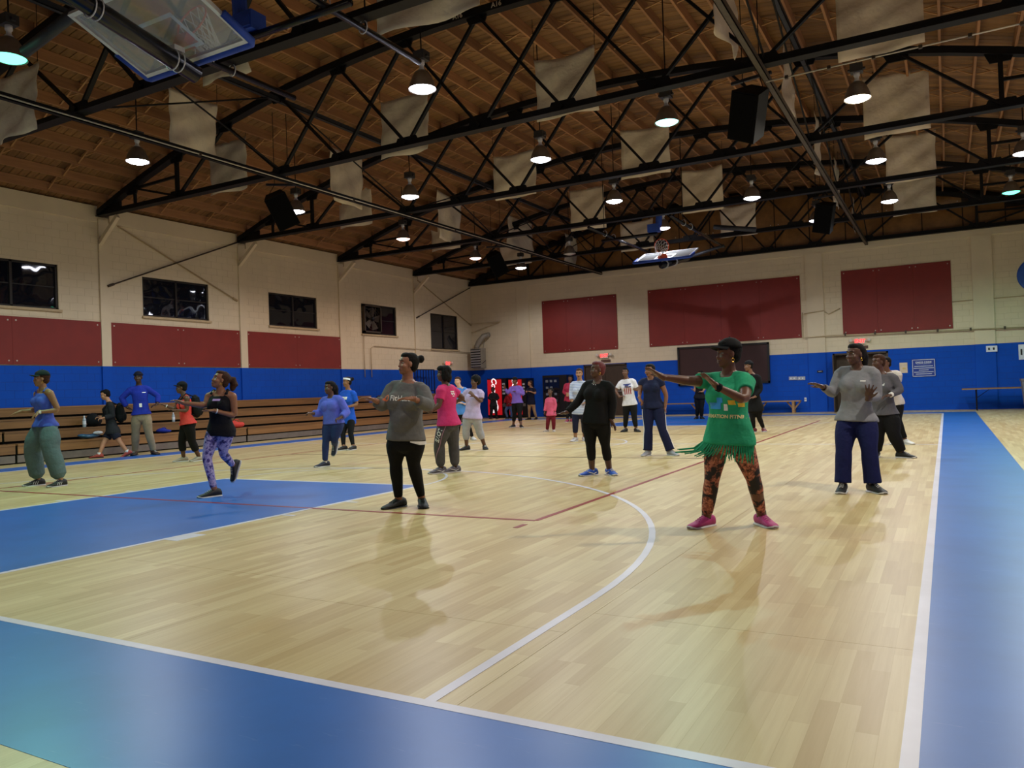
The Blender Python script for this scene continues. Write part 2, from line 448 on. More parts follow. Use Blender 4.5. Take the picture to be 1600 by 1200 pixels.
pad('y', PANF[2], 3, 'red board on the far wall right of the pilaster, over the pipe')

# windows on the left wall, night outside
M_FRAME = plain('bronze_frame', '#2b2622', 0.5, 0.4)
def glass():
    m, nt, b = newmat('night_glass')
    b.inputs['Base Color'].default_value = (0.006, 0.007, 0.012, 1); b.inputs['Roughness'].default_value = 0.03
    b.inputs['Specular IOR Level'].default_value = 0.8
    v = coord(nt); bump(nt, b, noise(nt, v, 1.6, 1.0), 0.25, 0.05); return m
M_GLASS = glass()
M_SILL = plain('sill_paint', '#b7a17c', 0.6)
for k, (a, b, c, d) in enumerate(WIN):
    w = struct(MB().box2((XL - 0.3, a, c), (XL - 0.12, b, d)).build('window_%d' % (k + 1), M_FRAME))
    fr = MB()
    for q in (((a, c), (b, c + 0.05)), ((a, d - 0.05), (b, d)), ((a, c), (a + 0.05, d)), ((b - 0.05, c), (b, d)), (((a+b)/2 - 0.03, c), ((a+b)/2 + 0.03, d))):
        fr.box2((XL - 0.12, q[0][0], q[0][1]), (XL - 0.03, q[1][0], q[1][1]))
    fr.build('window_frame', M_FRAME, w)
    for (p, q) in ((a + 0.05, (a+b)/2 - 0.03), ((a+b)/2 + 0.03, b - 0.05)):
        MB().box2((XL - 0.09, p, c + 0.05), (XL - 0.075, q, (c+d)/2 - 0.012)).build('pane', M_GLASS, w)
        MB().box2((XL - 0.09, p, (c+d)/2 + 0.012), (XL - 0.075, q, d - 0.05)).build('pane', M_GLASS, w)
        MB().box2((XL - 0.1, p, (c+d)/2 - 0.012), (XL - 0.06, q, (c+d)/2 + 0.012)).build('glazing_bar', M_FRAME, w)
    MB().box2((XL + 0.001, a - 0.04, c - 0.06), (XL + 0.06, b + 0.06, c)).build('window_sill', M_SILL, w)
# exhaust fan set into the fourth window
fan = thing('exhaust_fan', 'dark square exhaust fan fixed in the fourth left wall window', 'fan', (XL + 0.02, 21.2, 3.6))
M_BLK = plain('black_steel', '#17161a', 0.45, 0.5)
M_DKMET = plain('dark_grille_metal', '#4a4036', 0.5, 0.6)
f = MB(); y0, y1, z0, z1 = -0.52, 0.5, 0.0, 1.06
for q in (((y0, z0), (y1, z0 + .06)), ((y0, z1 - .06), (y1, z1)), ((y0, z0), (y0 + .06, z1)), ((y1 - .06, z0), (y1, z1))): f.box2((0, q[0][0], q[0][1]), (0.12, q[1][0], q[1][1]))
f.build('frame', M_DKMET, fan)
for k in range(5):
    a = k * 2 * math.pi / 5; u = Vector((0.25, math.cos(a), math.sin(a))); v_ = Vector((0, -math.sin(a), math.cos(a)))
    c = Vector((0.05, -0.01, 0.53)); P = [c + v_ * -0.05, c + v_ * 0.05, c + Vector((0.05, math.cos(a)*.42, math.sin(a)*.42)) + v_ * 0.17, c + Vector((-0.02, math.cos(a)*.42, math.sin(a)*.42)) - v_ * 0.1]
    MB().add(P + [p + Vector((0.006, 0, 0)) for p in P], [(0,1,2,3),(7,6,5,4),(0,4,5,1),(1,5,6,2),(2,6,7,3),(3,7,4,0)]).build('blade', M_DKMET, fan)
hb = MB().lathe([(0, .1), (.07, .09), (.09, .03), (.09, -.02)], seg=16).build('hub', M_BLK, fan)
hb.rotation_euler = (0, math.pi/2, 0); hb.location = (0.05, -0.01, 0.53)
g = MB()
for r in (0.12, 0.22, 0.32, 0.42):
    pts = [(0.125, -0.01 + r*math.cos(a), 0.53 + r*math.sin(a)) for a in np.linspace(0, 2*math.pi, 25)]; g.tube(pts, 0.005, 5)
g.build('guard', M_DKMET, fan)
# crossed tie rods
M_ROD = plain('painted_rod', '#a08a66', 0.5)
def rod(a, b, m, label):
    o = MB().tube([a, b], 0.02, 8).build('tie_rod', m, org=Vector(a)); o.location = a
    e = MB().tube([Vector(b) - (Vector(b) - Vector(a)).normalized() * 0.18 - Vector(a), Vector(b) - Vector(a)], 0.035, 8).build('turnbuckle', m, o)
    tag(o, label, 'tie rod', 'wall tie rods')
X1 = XL + 0.075
rod((X1, 14.73, 6.1), (X1, 10.4, 4.31), M_DKMET, 'dark tie rod rising to the right above the second window')
rod((X1 - .03, 10.75, 5.95), (X1 - .03, 14.71, 4.29), M_ROD, 'beige tie rod falling to the right above the second window')
rod((X1, 28.4, 6.05), (X1, 24.1, 4.37), M_DKMET, 'dark tie rod rising to the right above the last window')
rod((X1 - .03, 24.3, 5.95), (X1 - .03, 28.4, 4.3), M_ROD, 'beige tie rod falling to the right above the last window')
# ------------------------------------------------------------------ roof: deck boards, joists, bridging
M_JOIST = wood('joist_wood', '#8a6040', '#aa7a50', 1, 0.7)
M_DECK = wood('deck_wood', '#6f4e2d', '#8f683c', 0, 0.7)
M_STEEL = plain('black_truss_paint', '#0c0c0f', 0.6, 0.0, var=0.2, spec=0.25)
M_STEELG = plain('grey_steel', '#2c2f37', 0.55, 0.2, var=0.2)
JH = 0.19
ceil_ = struct(MB().loft([[(x, y, ztop(x) + JH + dz) for (y, dz) in ((YB, 0.14), (YF + 0.3, 0.14), (YF + 0.3, 0.20), (YB, 0.20))] for x in np.linspace(XL - 0.4, XR + 0.4, 40)]).build('ceiling', plain('roof_felt', '#3a2d22', 0.9)))
dm = MB().loft([[(x, y, ztop(x) + JH + dz) for (y, dz) in ((0.003, 0.105), (0.012, 0.095), (0.178, 0.095), (0.187, 0.105), (0.187, 0.135), (0.003, 0.135))] for x in np.linspace(XL - 0.35, XR + 0.35, 34)]).mesh('deck_board', M_DECK)
y = YB
while y < YF + 0.1:
    link('deck_board', dm, ceil_, (0, y, 0)); y += 0.19
JX = [XC + (k + 0.5) * 0.61 for k in range(-19, 19)]
jm = MB().box2((-0.022, 0.0, 0.07), (0.022, TR - 0.01, JH + 0.095)).mesh('joist', M_JOIST)
jm_last = MB().box2((-0.022, 0.0, 0.07), (0.022, YF + 0.1 - 24.0, JH + 0.095)).mesh('joist', M_JOIST)
for y in (1.0, 5.6, 10.2, 14.8, 19.4, 24.0):
    for i, x in enumerate(JX):
        link('joist', jm if y < 24 else jm_last, ceil_, (x + (0.025 if (int(y) % 2) else -0.025), y, ztop(x)))
jm2 = MB().box2((-0.022, 0.0, 0.07), (0.022, 1.0 - YB, JH + 0.095))
mbj = MB()
for x in JX:
    z = ztop(x); mbj.box2((x - .022, YB, z + .07), (x + .022, 1.0, z + JH + .095))
stuff(mbj.build('joists_behind', M_JOIST, ceil_))
br = MB()
for y in (1.0, 5.6, 10.2, 14.8, 19.4, 24.0):
    for yy in (y + 1.55, y + 3.05):
        for i in range(len(JX) - 1):
            a, b = JX[i] + .03, JX[i+1] - .03; za, zb = ztop(a), ztop(b)
            br.bar((a, yy, za + .09), (b, yy, zb + JH + .06), 0.018, 0.035, (0, 1, 0)); br.bar((a, yy + .05, za + JH + .06), (b, yy + .05, zb + .09), 0.018, 0.035, (0, 1, 0))
stuff(br.build('cross_bridging', wood('bridging_wood', '#a87a4b', '#c08f5c', 0, 0.7), ceil_))
# gable infill above the far wall: brown faced insulation in panels
M_KRAFT = plain('kraft_facing', '#80592e', 0.5, var=0.25, nscale=3.0, bmp=0.5, bscale=9)
gb = struct(MB().loft([[(x, YF + 0.06, 6.0), (x, YF + 0.25, 6.0), (x, YF + 0.25, ztop(x) + JH + .12), (x, YF + 0.06, ztop(x) + JH + .12)] for x in np.linspace(XL, XR, 30)]).build('wall_gable', plain('gable_back', '#2e2014', 0.9)))
M_TACK = plain('tack_head', '#cfc8bb', 0.5, 0.5)
for i in range(19):
    x0 = XL + 0.1 + i * 1.24; x1 = min(x0 + 1.2, XR)
    zt = min(ztop(x0), ztop(x1)) + JH
    if zt < 6.35: continue
    for (z0, z1) in ((6.1, 7.05), (7.09, zt)):
        z1 = min(z1, zt)
        if z1 - z0 < 0.1: continue
        n = 5; V = []; F = []
        for a in range(n + 1):
            for b in range(n + 1):
                u, v = a / n, b / n; V.append((x0 + (x1 - x0) * u, YF + 0.05 - 0.07 * math.sin(math.pi * u) ** .6 * math.sin(math.pi * v) ** .6, z0 + (z1 - z0) * v))
        for a in range(n):
            for b in range(n): q = a * (n + 1) + b; F.append((q, q + n + 1, q + n + 2, q + 1))
        MB().add(V, F).build('insulation_panel', M_KRAFT, gb, smooth=True)
        for u in (0.1, 0.9): MB().ell((x0 + (x1-x0)*u, YF + 0.01, z0 + 0.06), ((.018,0,0),(0,.012,0),(0,0,.018)), 6, 4).build('tack', M_TACK, gb)

# ------------------------------------------------------------------ bowstring trusses
PN = 1.715
def nx(k): return XC + k * PN
chord_t = MB().loft([[(x, yy, ztop(x) + dz) for (yy, dz) in ((-.09, -.07), (.09, -.07), (.09, .07), (-.09, .07))] for x in np.linspace(XL + 0.12, XR - 0.12, 25)]).mesh('top_chord', M_STEEL)
cb = MB(); cb.box2((XL + 0.08, -0.1, ZC - 0.005), (XR - 0.08, 0.1, ZC + 0.012)); cb.box2((XL + 0.08, -0.025, ZC + 0.012), (XR - 0.08, 0.025, ZC + 0.13))
chord_b = cb.mesh('bottom_chord', M_STEEL)
webs = []
for k in range(-5, 6):
    if k in (-4, 4): continue
    for d in (-1, 1):
        if abs(k + d) > 6: continue
        a = Vector((nx(k), 0.03 * d, ZC + .07)); b = Vector((nx(k + d), 0.03 * d, ztop(nx(k + d)) - .03))
        webs.append(MB().bar(a, b, 0.05, 0.075, (0, 1, 0)).mesh('web_member', M_STEEL))
for k in (-5, 5):
    webs.append(MB().bar((nx(k), 0, ZC + .05), (nx(k), 0, ztop(nx(k))), 0.08, 0.08, (0, 1, 0)).mesh('web_member', M_STEEL))
    s = 1 if k > 0 else -1
    webs.append(MB().bar((nx(k), 0, ZC + .55), (nx(k) + s * 1.75, 0, ZC + .5), 0.06, 0.06).mesh('web_member', M_STEEL))
    webs.append(MB().bar((nx(k) + s * 1.6, 0, ZC + .05), (nx(k) + s * 1.6, 0, ztop(nx(k) + s * 1.6)), 0.06, 0.06, (0, 1, 0)).mesh('web_member', M_STEEL))
plates = []
for k in (-5, -3, -2, -1, 0, 1, 2, 3, 5):
    x = nx(k); q = [(-.32, 0), (.32, 0), (.22, .2), (-.22, .2)]
    plates.append(MB().loft([[(x + u, yy, ZC + w) for (u, w) in q] for yy in (.018, -.018)]).mesh('gusset_plate', M_STEEL))
for k in range(-6, 7):
    x = nx(k); z = ztop(x)
    plates.append(MB().loft([[(x + u, yy, z + w) for (u, w) in ((-.17, -.2), (.17, -.2), (.26, 0), (-.26, 0))] for yy in (.018, -.018)]).mesh('gusset_plate', M_STEEL))
for s, xe in ((1, XL), (-1, XR)):
    plates.append(MB().loft([[(xe + s * u, yy, w) for (u, w) in ((.06, ZC), (1.0, ZC), (1.0, ZC + .28), (.06, ztop(xe) + .06))] for yy in ((.03, -.03) if s > 0 else (-.03, .03))]).mesh('heel_plate', M_STEEL))
ORD = ['nearest', 'second', 'third', 'fourth', 'fifth']
for i, y in enumerate(PY + [28.3]):
    t = thing('roof_truss', 'black steel bowstring roof truss, %s' % (ORD[i] + ' from the camera' if i < 5 else 'the last one, against the far wall gable'), 'truss', (0, y, 0), 'roof trusses across the hall')
    link('top_chord', chord_t, t); link('bottom_chord', chord_b, t)
    for w in webs: link('web_member', w, t)
    for w in plates: link(w.name.split('.')[0], w, t)
    if y == 10.2:
        for x in (-0.1, 0.75): text('A16', 0.13, M_TACK, t, (x, -0.094, ztop(x)), (1, 0, -0.01), (0, 0, 1), bold=0.002)
def strut(x, z, label, mat, up):
    o = MB().box2((-0.05, 0, 0), (0.05, YF - 1.0, 0.012))
    o.box2((-0.05, 0, 0.0), (-0.038, YF - 1.0, 0.1)); o.box2((0.038, 0, 0.0), (0.05, YF - 1.0, 0.1))
    o = o.build('longitudinal_strut', mat); o.location = (x, 1.0, z); tag(o, label, 'roof strut')
M_STRUTB = plain('brownish_strut', '#4a4238', 0.5, 0.3, var=0.2)
strut(nx(-3), ZC - 0.12, 'long dark steel strut under the trusses over the left of the hall', M_STEEL, 0)
strut(nx(3), ZC - 0.12, 'long brownish steel strut under the trusses over the right of the hall', M_STRUTB, 0)
strut(nx(-3), ztop(nx(-3)) - 0.2, 'grey steel strut along the upper truss chords on the left', M_STEELG, 0)
strut(nx(3), ztop(nx(3)) - 0.2, 'grey steel strut along the upper truss chords on the right', M_STEELG, 0)
for si, k in enumerate((-3, 3)):
    for bi, y in enumerate(PY):
        y2 = PY[bi + 1] if bi + 1 < len(PY) else YF
        t = thing('sway_brace', 'crossed thin steel braces between roof trusses, %s bay on the %s' % (ORD[bi], ('left', 'right')[si]), 'brace', (nx(k), y, ZC), 'sway braces between trusses')
        hz = ztop(nx(k)) - ZC
        MB().tube([(0, .05, .1), (0, y2 - y - .05, hz - .1)], 0.018, 6).build('brace_rod', M_STEEL, t)
        MB().tube([(.05, .05, hz - .1), (.05, y2 - y - .05, .1)], 0.018, 6).build('brace_rod', M_STEEL, t)

# ------------------------------------------------------------------ high-bay lamps
M_ALU = plain('spun_aluminium', '#8b8580', 0.35, 0.7, var=0.15)
M_BALLAST = plain('ballast_grey', '#3b3a3c', 0.5, 0.4)
M_NECK = plain('lamp_neck_white', '#cfd0d6', 0.4)
TINT = {'w': ((0.95, 0.95, 1.0), '#eef0ff'), 'c': ((0.4, 1.0, 0.66), '#58f0b8'), 'g': ((0.55, 1.0, 0.86), '#8ff5e0'), 'p': ((1.0, 0.74, 0.62), '#ffc2aa'), 'y': ((1.0, 0.93, 0.8), '#fff2d2'), 'o': None}
def lens_mat(t):
    return emit('lamp_lens_' + t, TINT[t][1], {'c': 2.2, 'g': 3.0, 'p': 6.0}.get(t, 14.0)) if t != 'o' else plain('lamp_lens_off', '#b8b5ae', 0.25)
shade_m = MB().lathe([(0.05, 0.30), (0.075, 0.295), (0.11, 0.27), (0.155, 0.2), (0.195, 0.1), (0.215, 0.02), (0.225, 0.0), (0.219, 0.0), (0.19, 0.1), (0.15, 0.19), (0.1, 0.25)], seg=28).mesh('shade', M_ALU, True)
box_m = MB().box2((-.1, -.09, .46), (.1, .09, .6)).box2((-.14, -.03, .5), (.14, .03, .53)).mesh('ballast_box', M_BALLAST)
neck_m = MB().lathe([(0.0, .47), (.05, .46), (.05, .4), (.035, .38), (.035, .34), (.06, .31), (.06, .29), (0, .29)], seg=14).mesh('neck', M_NECK, True)
lens_prof = MB().lathe([(0.0, -0.05), (0.08, -0.042), (0.15, -0.02), (0.2, 0.008), (0.205, 0.02)], seg=24)
LENS = {}
def lamp(x, y, z, tint, label, power=1.0):
    t = thing('high_bay_lamp', label, 'lamp', (x, y, z), 'high bay lamps under the roof')
    link('shade', shade_m, t); link('ballast_box', box_m, t); link('neck', neck_m, t)
    if tint not in LENS: LENS[tint] = lens_prof.mesh('lens', lens_mat(tint), True)
    link('lens', LENS[tint], t)
    MB().tube([(0, 0, .6), (0, 0, ztop(x) + JH + 0.1 - z)], 0.012, 6).build('hanging_rod', M_BLK, t)
    if tint != 'o':
        l = bpy.data.lights.new('lamp_light', 'SPOT'); l.spot_size = math.radians(160); l.spot_blend = 0.4; l.energy = LAMP_W * power; l.color = TINT[tint][0]; l.shadow_soft_size = 0.035
        lo = bpy.data.objects.new('lamp_light', l); COL.objects.link(lo); lo.parent = t; lo.location = (0, 0, -0.09)
    return t
LAMPS = [((15, 92), 'c', 'green glowing high bay lamp at the upper left picture edge', 6.0, 2.3),
 ((660, 140), 'w', 'largest white high bay lamp, hanging in front of a banner', 6.0, 1.0),
 ((215, 253), 'w', 'white high bay lamp between the near banners and the left wall', 6.0, 1.0),
 ((641, 308), 'w', 'white high bay lamp with a glowing bulb above the pinkish lamp', 6.0, 0.9),
 ((630, 374), 'p', 'pinkish high bay lamp nearest the left wall', 6.0, 0.8),
 ((845, 250), 'w', 'white high bay lamp just right of a tilted banner', 6.0, 1.0),
 ((1042, 192), 'g', 'cyan tinted high bay lamp over a banner in mid hall', 6.0, 1.1),
 ((1340, 155), 'y', 'large warm white high bay lamp in front of a right banner', 6.0, 1.1),
 ((1369, 252), 'w', 'white high bay lamp in the middle of the right lamp row', 6.0, 1.0),
 ((960, 315), 'w', 'white high bay lamp beside the far middle banner', 6.0, 1.0),
 ((1175, 310), 'w', 'small white high bay lamp above the far speaker', 6.0, 0.9),
 ((1390, 315), 'w', 'white high bay lamp furthest along the right lamp row', 6.0, 1.0),
 ((743, 404), 'p', 'small pinkish high bay lamp near the hall corner', 6.0, 0.8),
 ((814, 419), 'w', 'wide white high bay lamp close to the far wall', 6.0, 1.0),
 ((1037, 357), 'w', 'white high bay lamp behind the far basket motor', 6.4, 1.0),
 ((890, 397), 'o', 'unlit high bay lamp left of the far basket', 6.0, 1.0),
 ((463, 331), 'w', 'white high bay lamp half hidden by the left speaker', 6.0, 0.9),
 ((1600, 240), 'w', 'white high bay lamp cut by the right picture edge', 6.0, 1.0),
 ((1580, 301), 'c', 'small green high bay lamp near the right picture edge', 6.0, 1.0),
 ((1276, 345), 'w', 'white high bay lamp behind the far right speaker', 6.0, 0.7)]
for (q, tn, lb, z, pw) in LAMPS:
    p = atz(q[0], q[1], z); lamp(p.x, p.y, z, tn, lb, pw)
for (x, y, tn, lb, pw) in ((3.45, 2.6, 'y', 'high bay lamp over the near baseline', 0.6), (9.45, 5.0, 'y', 'high bay lamp over the near right corner of the court', 2.5),
                       (-6.9, 2.9, 'w', 'high bay lamp over the near left corner of the court', 0.5), (9.45, 9.6, 'y', 'high bay lamp over the right blue border', 1.0), (9.45, 13.9, 'w', 'high bay lamp over the middle of the right blue border', 1.0),
                       (0.4, -1.2, 'w', 'high bay lamp behind the near basket', 0.6), (6.6, -1.3, 'w', 'high bay lamp above the photographer', 0.25)):
    lamp(x, y, 6.0, tn, lb, pw)

# ------------------------------------------------------------------ cloth banners
def cloth_banner_mat():
    m, nt, b = newmat('banner_canvas'); c = lin('#d9ccb8'); v = coord(nt)
    oi = nt.nodes.new('ShaderNodeObjectInfo')
    f = noise(nt, v, 2.2); nt.links.new(ramp(nt, f, [(0.3, mul(c, 0.9)), (0.7, mul(c, 1.08))]), b.inputs['Base Color'])
    b.inputs['Roughness'].default_value = 0.9; bump(nt, b, noise(nt, v, 5.0, 3.0), 0.5, 0.05); return m
M_BAN = cloth_banner_mat()
def banner(p, w, h, ang, label, seed, skew=0.0):
    """hangs from two top corners; p = top centre, ang = heading of its width axis"""
    rnd = random.Random(seed); n = 14; ph = [rnd.uniform(0, 6) for _ in range(6)]; sag = rnd.uniform(0.03, 0.09); V = []; F = []
    for side in (0, 1):
        for i in range(n + 1):
            for j in range(n + 1):
                u, v = i / n - 0.5, j / n
                z = -v * h - sag * (1 - 4 * u * u) * (1 - v) * 0.9 + skew * u * (1 - v)
                yy = 0.045 * math.sin(5 * u + 3.5 * v + ph[0]) * v + 0.03 * math.sin(9 * u - 4 * v + ph[1]) * (0.3 + v) + 0.02 * math.sin(14 * v + 7 * u + ph[2]) + (0.05 * math.sin(ph[3]) * v * v)
                wz = 1 - 0.06 * math.sin(math.pi * v) * abs(math.sin(ph[4]))
                V.append((u * w * wz, yy + 0.006 * side, z))
    N = (n + 1) ** 2
    for i in range(n):
        for j in range(n):
            q = i * (n + 1) + j; F.append((q, q + n + 1, q + n + 2, q + 1)); F.append((N + q, N + q + 1, N + q + n + 2, N + q + n + 1))
    for i in range(n):
        for (a, b) in ((i * (n+1), (i+1) * (n+1)), ((i+1) * (n+1) + n, i * (n+1) + n), (i + 1, i), (n * (n+1) + i, n * (n+1) + i + 1)):
            F.append((a, N + a, N + b, b))
    t = thing('cloth_banner', label, 'banner', p, 'canvas banners hung from the roof', ang)
    MB().add(V, F).build('canvas', M_BAN, t, smooth=True)
    for s in (-1, 1):
        zz = ztop(p[0]) + JH + 0.1 - p[2]
        MB().tube([(s * w / 2, 0, -0.01 + skew * s * .5), (s * w / 2 * 1.02, 0, max(zz, 0.1))], 0.006, 5).build('hanging_cord', M_BLK, t)
BA = [((1303, -20, 1440, 85), 11.8, 'right banner cut by the top picture edge'), ((1345, 112, 1450, 211), 16.45, 'right hand banner behind the warm white lamp'),
 ((1380, 208, 1462, 284), 21.2, 'right hand banner behind the middle lamp of the right row'), ((1393, 280, 1462, 336), 26.4, 'right hand banner furthest back'),
 ((833, 85, 928, 183), 11.5, 'banner with a folded corner in the upper middle'), ((593, 152, 668, 245), 11.5, 'banner directly under the largest lamp'),
 ((770, 240, 835, 310), 16.2, 'bright tilted banner left of a white lamp'), ((889, 295, 943, 360), 21.4, 'banner between a white lamp and the unlit lamp'),
 ((968, 198, 1045, 278), 16.5, 'banner directly under the cyan lamp'), ((1063, 263, 1128, 333), 21.4, 'banner left of the small white lamp'),
 ((1123, 320, 1181, 370), 25.9, 'low banner under the small white lamp'), ((325, 222, 383, 302), 11.0, 'banner hanging behind and right of the near left pair'),
 ((527, 280, 578, 355), 16.4, 'lower banner of the left middle pair'), ((672, 338, 718, 392), 21.6, 'lower banner of the far left pair'),
 ((-10, 112, 58, 218), 5.2, 'banner cut by the left picture edge'), ((968, 345, 1020, 392), 25.4, 'banner behind the far basket motor'),
 ((310, 45, 385, 125), 7.9, 'banner seen past the near backboard'), ((578, -75, 742, 38), 7.0, 'banner cut by the top edge beside the near backboard'), ((780, 365, 828, 415), 26.2, 'banner low beside the hall corner')]
for i, (q, Y, lb) in enumerate(BA):
    a = aty(q[0], (q[1] + q[3]) / 2, Y); b = aty(q[2], (q[1] + q[3]) / 2, Y); xm = (q[0] + q[2]) / 2
    t_ = aty(xm, q[1], Y); bo = aty(xm, q[3], Y)
    lc, rc = aty(q[0], q[1], Y), aty(q[2], q[1], Y)
    banner((t_.x, Y, t_.z + 0.03), abs(b.x - a.x), t_.z - bo.z, 0.0, 'beige canvas ' + lb, i)
BX = [((265, 152, 340, 240), -5.75, 'side hung banner above the near left strut'), ((517, 240, 566, 322), -6.1, 'bright upper banner of the left middle pair'),
 ((684, 305, 722, 378), -6.4, 'upper banner of the far left pair'), ((793, 342, 832, 392), -6.6, 'side hung banner left of the unlit lamp'), ((884, 370, 908, 418), -6.0, 'narrow banner behind the unlit lamp')]
for i, (q, X, lb) in enumerate(BX):
    ym = (q[1] + q[3]) / 2; a = atx(q[0], ym, X); b = atx(q[2], ym, X); xm = (q[0] + q[2]) / 2; t_ = atx(xm, q[1], X); bo = atx(xm, q[3], X)
    banner((X, (a.y + b.y) / 2, t_.z + 0.03), min(abs(b.y - a.y), 2.2), t_.z - bo.z, math.pi / 2, 'beige canvas ' + lb, 40 + i)
for i, (q, lb) in enumerate((((1232, 138), 'nearest of the narrow edge-on banners'), ((1279, 228), 'second of the narrow edge-on banners'), ((1308, 290), 'third of the narrow edge-on banners'), ((1336, 342), 'last of the narrow edge-on banners'))):
    p = atz(q[0], q[1], 7.05); banner((p.x, p.y, 7.75), 1.3, 1.3, math.pi / 2 + 0.03, 'beige canvas ' + lb + ' by the right strut', 60 + i)
p = atz(1136, 10, 7.05); banner((p.x, p.y, 7.75), 1.3, 1.3, math.pi / 2 + 0.03, 'beige canvas edge-on banner cut by the top picture edge', 66)

# ------------------------------------------------------------------ folded-up baskets
M_BBLUE = plain('blue_padding', '#1f45a8', 0.6); M_BFRAME = plain('white_board_frame', '#c9cbd2', 0.4, 0.3)
def bglass():
    m, nt, b = newmat('backboard_glass'); b.inputs['Base Color'].default_value = (0.86, 0.92, 0.95, 1)
    b.inputs['Roughness'].default_value = 0.08; b.inputs['Transmission Weight'].default_value = 0.82; b.inputs['IOR'].default_value = 1.1
    v = coord(nt); bump(nt, b, noise(nt, v, 20.0), 0.02); return m
M_BGL = bglass(); M_ORANGE = plain('orange_rim', '#d8502a', 0.45); M_NET = plain('net_cord', '#d9d4d2', 0.9)
M_TAPE = plain('white_target_line', '#f0eff2', 0.5); M_MAST = plain('mast_black', '#101018', 0.25, 0.4)
def hoop(label, loc, rotz):
    t = thing('basketball_hoop', label, 'basketball hoop', loc, 'folded up basketball hoops', rotz)
    B0 = Vector((0, 4.0, 5.3)); e = Vector((0, -0.932, 0.362)); n = Vector((0, 0.362, 0.932)); X = Vector((1, 0, 0))
    rot = Matrix((X, e, n)).transposed()
    def P(x, v, w): return B0 + X * x + e * v + n * w
    bb = MB().box(P(0, 0.535, 0), (1.74, 1.0, 0.014), rot).build('backboard', M_BGL, t)
    for (c, s) in (((0, 0.02, 0), (1.83, 0.05, 0.05)), ((0, 1.05, 0), (1.83, 0.05, 0.05)), ((-.89, .535, 0), (0.05, 1.0, 0.05)), ((.89, .535, 0), (0.05, 1.0, 0.05))):
        MB().box(P(*c), s, rot).build('frame_bar', M_BFRAME, bb)
    for (c, s) in (((0, .16, .012), (.61, .05, .004)), ((0, .61, .012), (.61, .05, .004)), ((-.28, .385, .012), (.05, .45, .004)), ((.28, .385, .012), (.05, .45, .004))):
        MB().box(P(*c), s, rot).build('target_line', M_TAPE, bb)
    MB().tube([P(-.93, .42, 0), P(-.93, -.02, 0), P(-.9, -.045, 0), P(.9, -.045, 0), P(.93, -.02, 0), P(.93, .42, 0)], 0.045, 10).build('edge_padding', M_BBLUE, t, smooth=True)
    c0 = P(0, 0.2, 0.39); pts = [c0 + X * (.23 * math.cos(a)) + n * (.23 * math.sin(a)) for a in np.linspace(0, 2 * math.pi, 33)]
    rm = MB().tube(pts, 0.011, 8); rm.box(P(0, 0.21, 0.08), (0.2, 0.12, 0.13), rot); rm.box(P(0, 0.14, 0.06), (0.3, 0.03, 0.1), rot)
    rm = rm.build('rim', M_ORANGE, t, smooth=False)
    net = MB(); g = Vector((0, 0, -1)); K = 12
    def ringp(r, d, a): return c0 + X * (r * math.cos(a)) + n * (r * math.sin(a)) - e * d + g * (d * 0.35)
    lv = [(0.225, 0.0), (0.19, 0.1), (0.15, 0.2), (0.12, 0.3), (0.11, 0.38)]
    for k in range(K):
        for s in (-1, 1):
            net.tube([ringp(r, d, (k + 0.5 * i * s) * 2 * math.pi / K) for i, (r, d) in enumerate(lv)], 0.006, 5)
    net.build('net', M_NET, rm)
    mp = MB().tube([(0, 4.0, 5.11), (0, 1.15, 5.73)], 0.105, 18); mp.build('mast', M_MAST, t, smooth=True)
    for yy in (3.75, 2.75):
        zz = 5.09 + (4.16 - yy) * 0.2126
        q = MB().tube([(0.118 * math.cos(a), yy, zz + 0.118 * math.sin(a)) for a in np.linspace(0, 2 * math.pi, 17)], 0.008, 6); q.tube([(0.118 * math.cos(a), yy - .08, zz + 0.118 * math.sin(a)) for a in np.linspace(0, 2 * math.pi, 17)], 0.008, 6)
        q.box((0, yy - .04, zz + .13), (.16, .14, .06)); q.build('clamp', M_BFRAME, t)
    for s in (-1, 1):
        MB().tube([(s * 1.23, 0.9, 6.0), (s * 1.23, 6.9, 6.0)], 0.045, 12).build('carrier_pipe', M_MAST, t, smooth=True)
        MB().tube([(0, 1.2, 5.72), (s * 1.3, 1.2, 6.0)], 0.05, 10).build('hanger_arm', M_STEELG, t, smooth=True)
        MB().tube([(s * 1.23, 5.7, 6.0), (s * 1.23, 5.7, ztop(s * 1.23) + JH + .2)], 0.012, 6).build('hanger_rod', M_BLK, t)
        for yy in (4.95, 5.65):
            MB().tube([(s * 1.23 + 0.07 * math.cos(a), yy, 6.02 + 0.09 * math.sin(a)) for a in np.linspace(0, 2 * math.pi, 13)], 0.008, 6).build('pipe_clamp', M_BFRAME, t)
    MB().tube([(-.2, 4.95, 5.95), (1.62, 4.95, 5.95)], 0.05, 12).build('cross_pipe', M_MAST, t, smooth=True)
    MB().tube([(-1.59, 3.6, 6.19), (-2.86, 3.6, 5.94)], 0.075, 12).build('side_arm', M_STEELG, t, smooth=True)
    mo = MB().box((-.1, 4.95, 6.12), (.34, .26, .24)); mo.tube([(-.25, 4.95, 6.2), (-.28, 4.95, 6.55)], .1, 12); mo.box((-.02, 4.83, 6.1), (.14, .06, .14)); mo.build('winch_motor', M_BBLUE, t)
    MB().tube([(-.05, 4.95, 6.02), (0, 4.02, 5.35)], 0.006, 5).build('winch_cable', M_STEELG, t)
    return t
hoop('folded-up glass basketball hoop with blue padding at the upper left', (0, 0, 0), 0)
hoop('small folded-up basketball hoop below the roof at the far wall', (0, L, -0.12), math.pi)

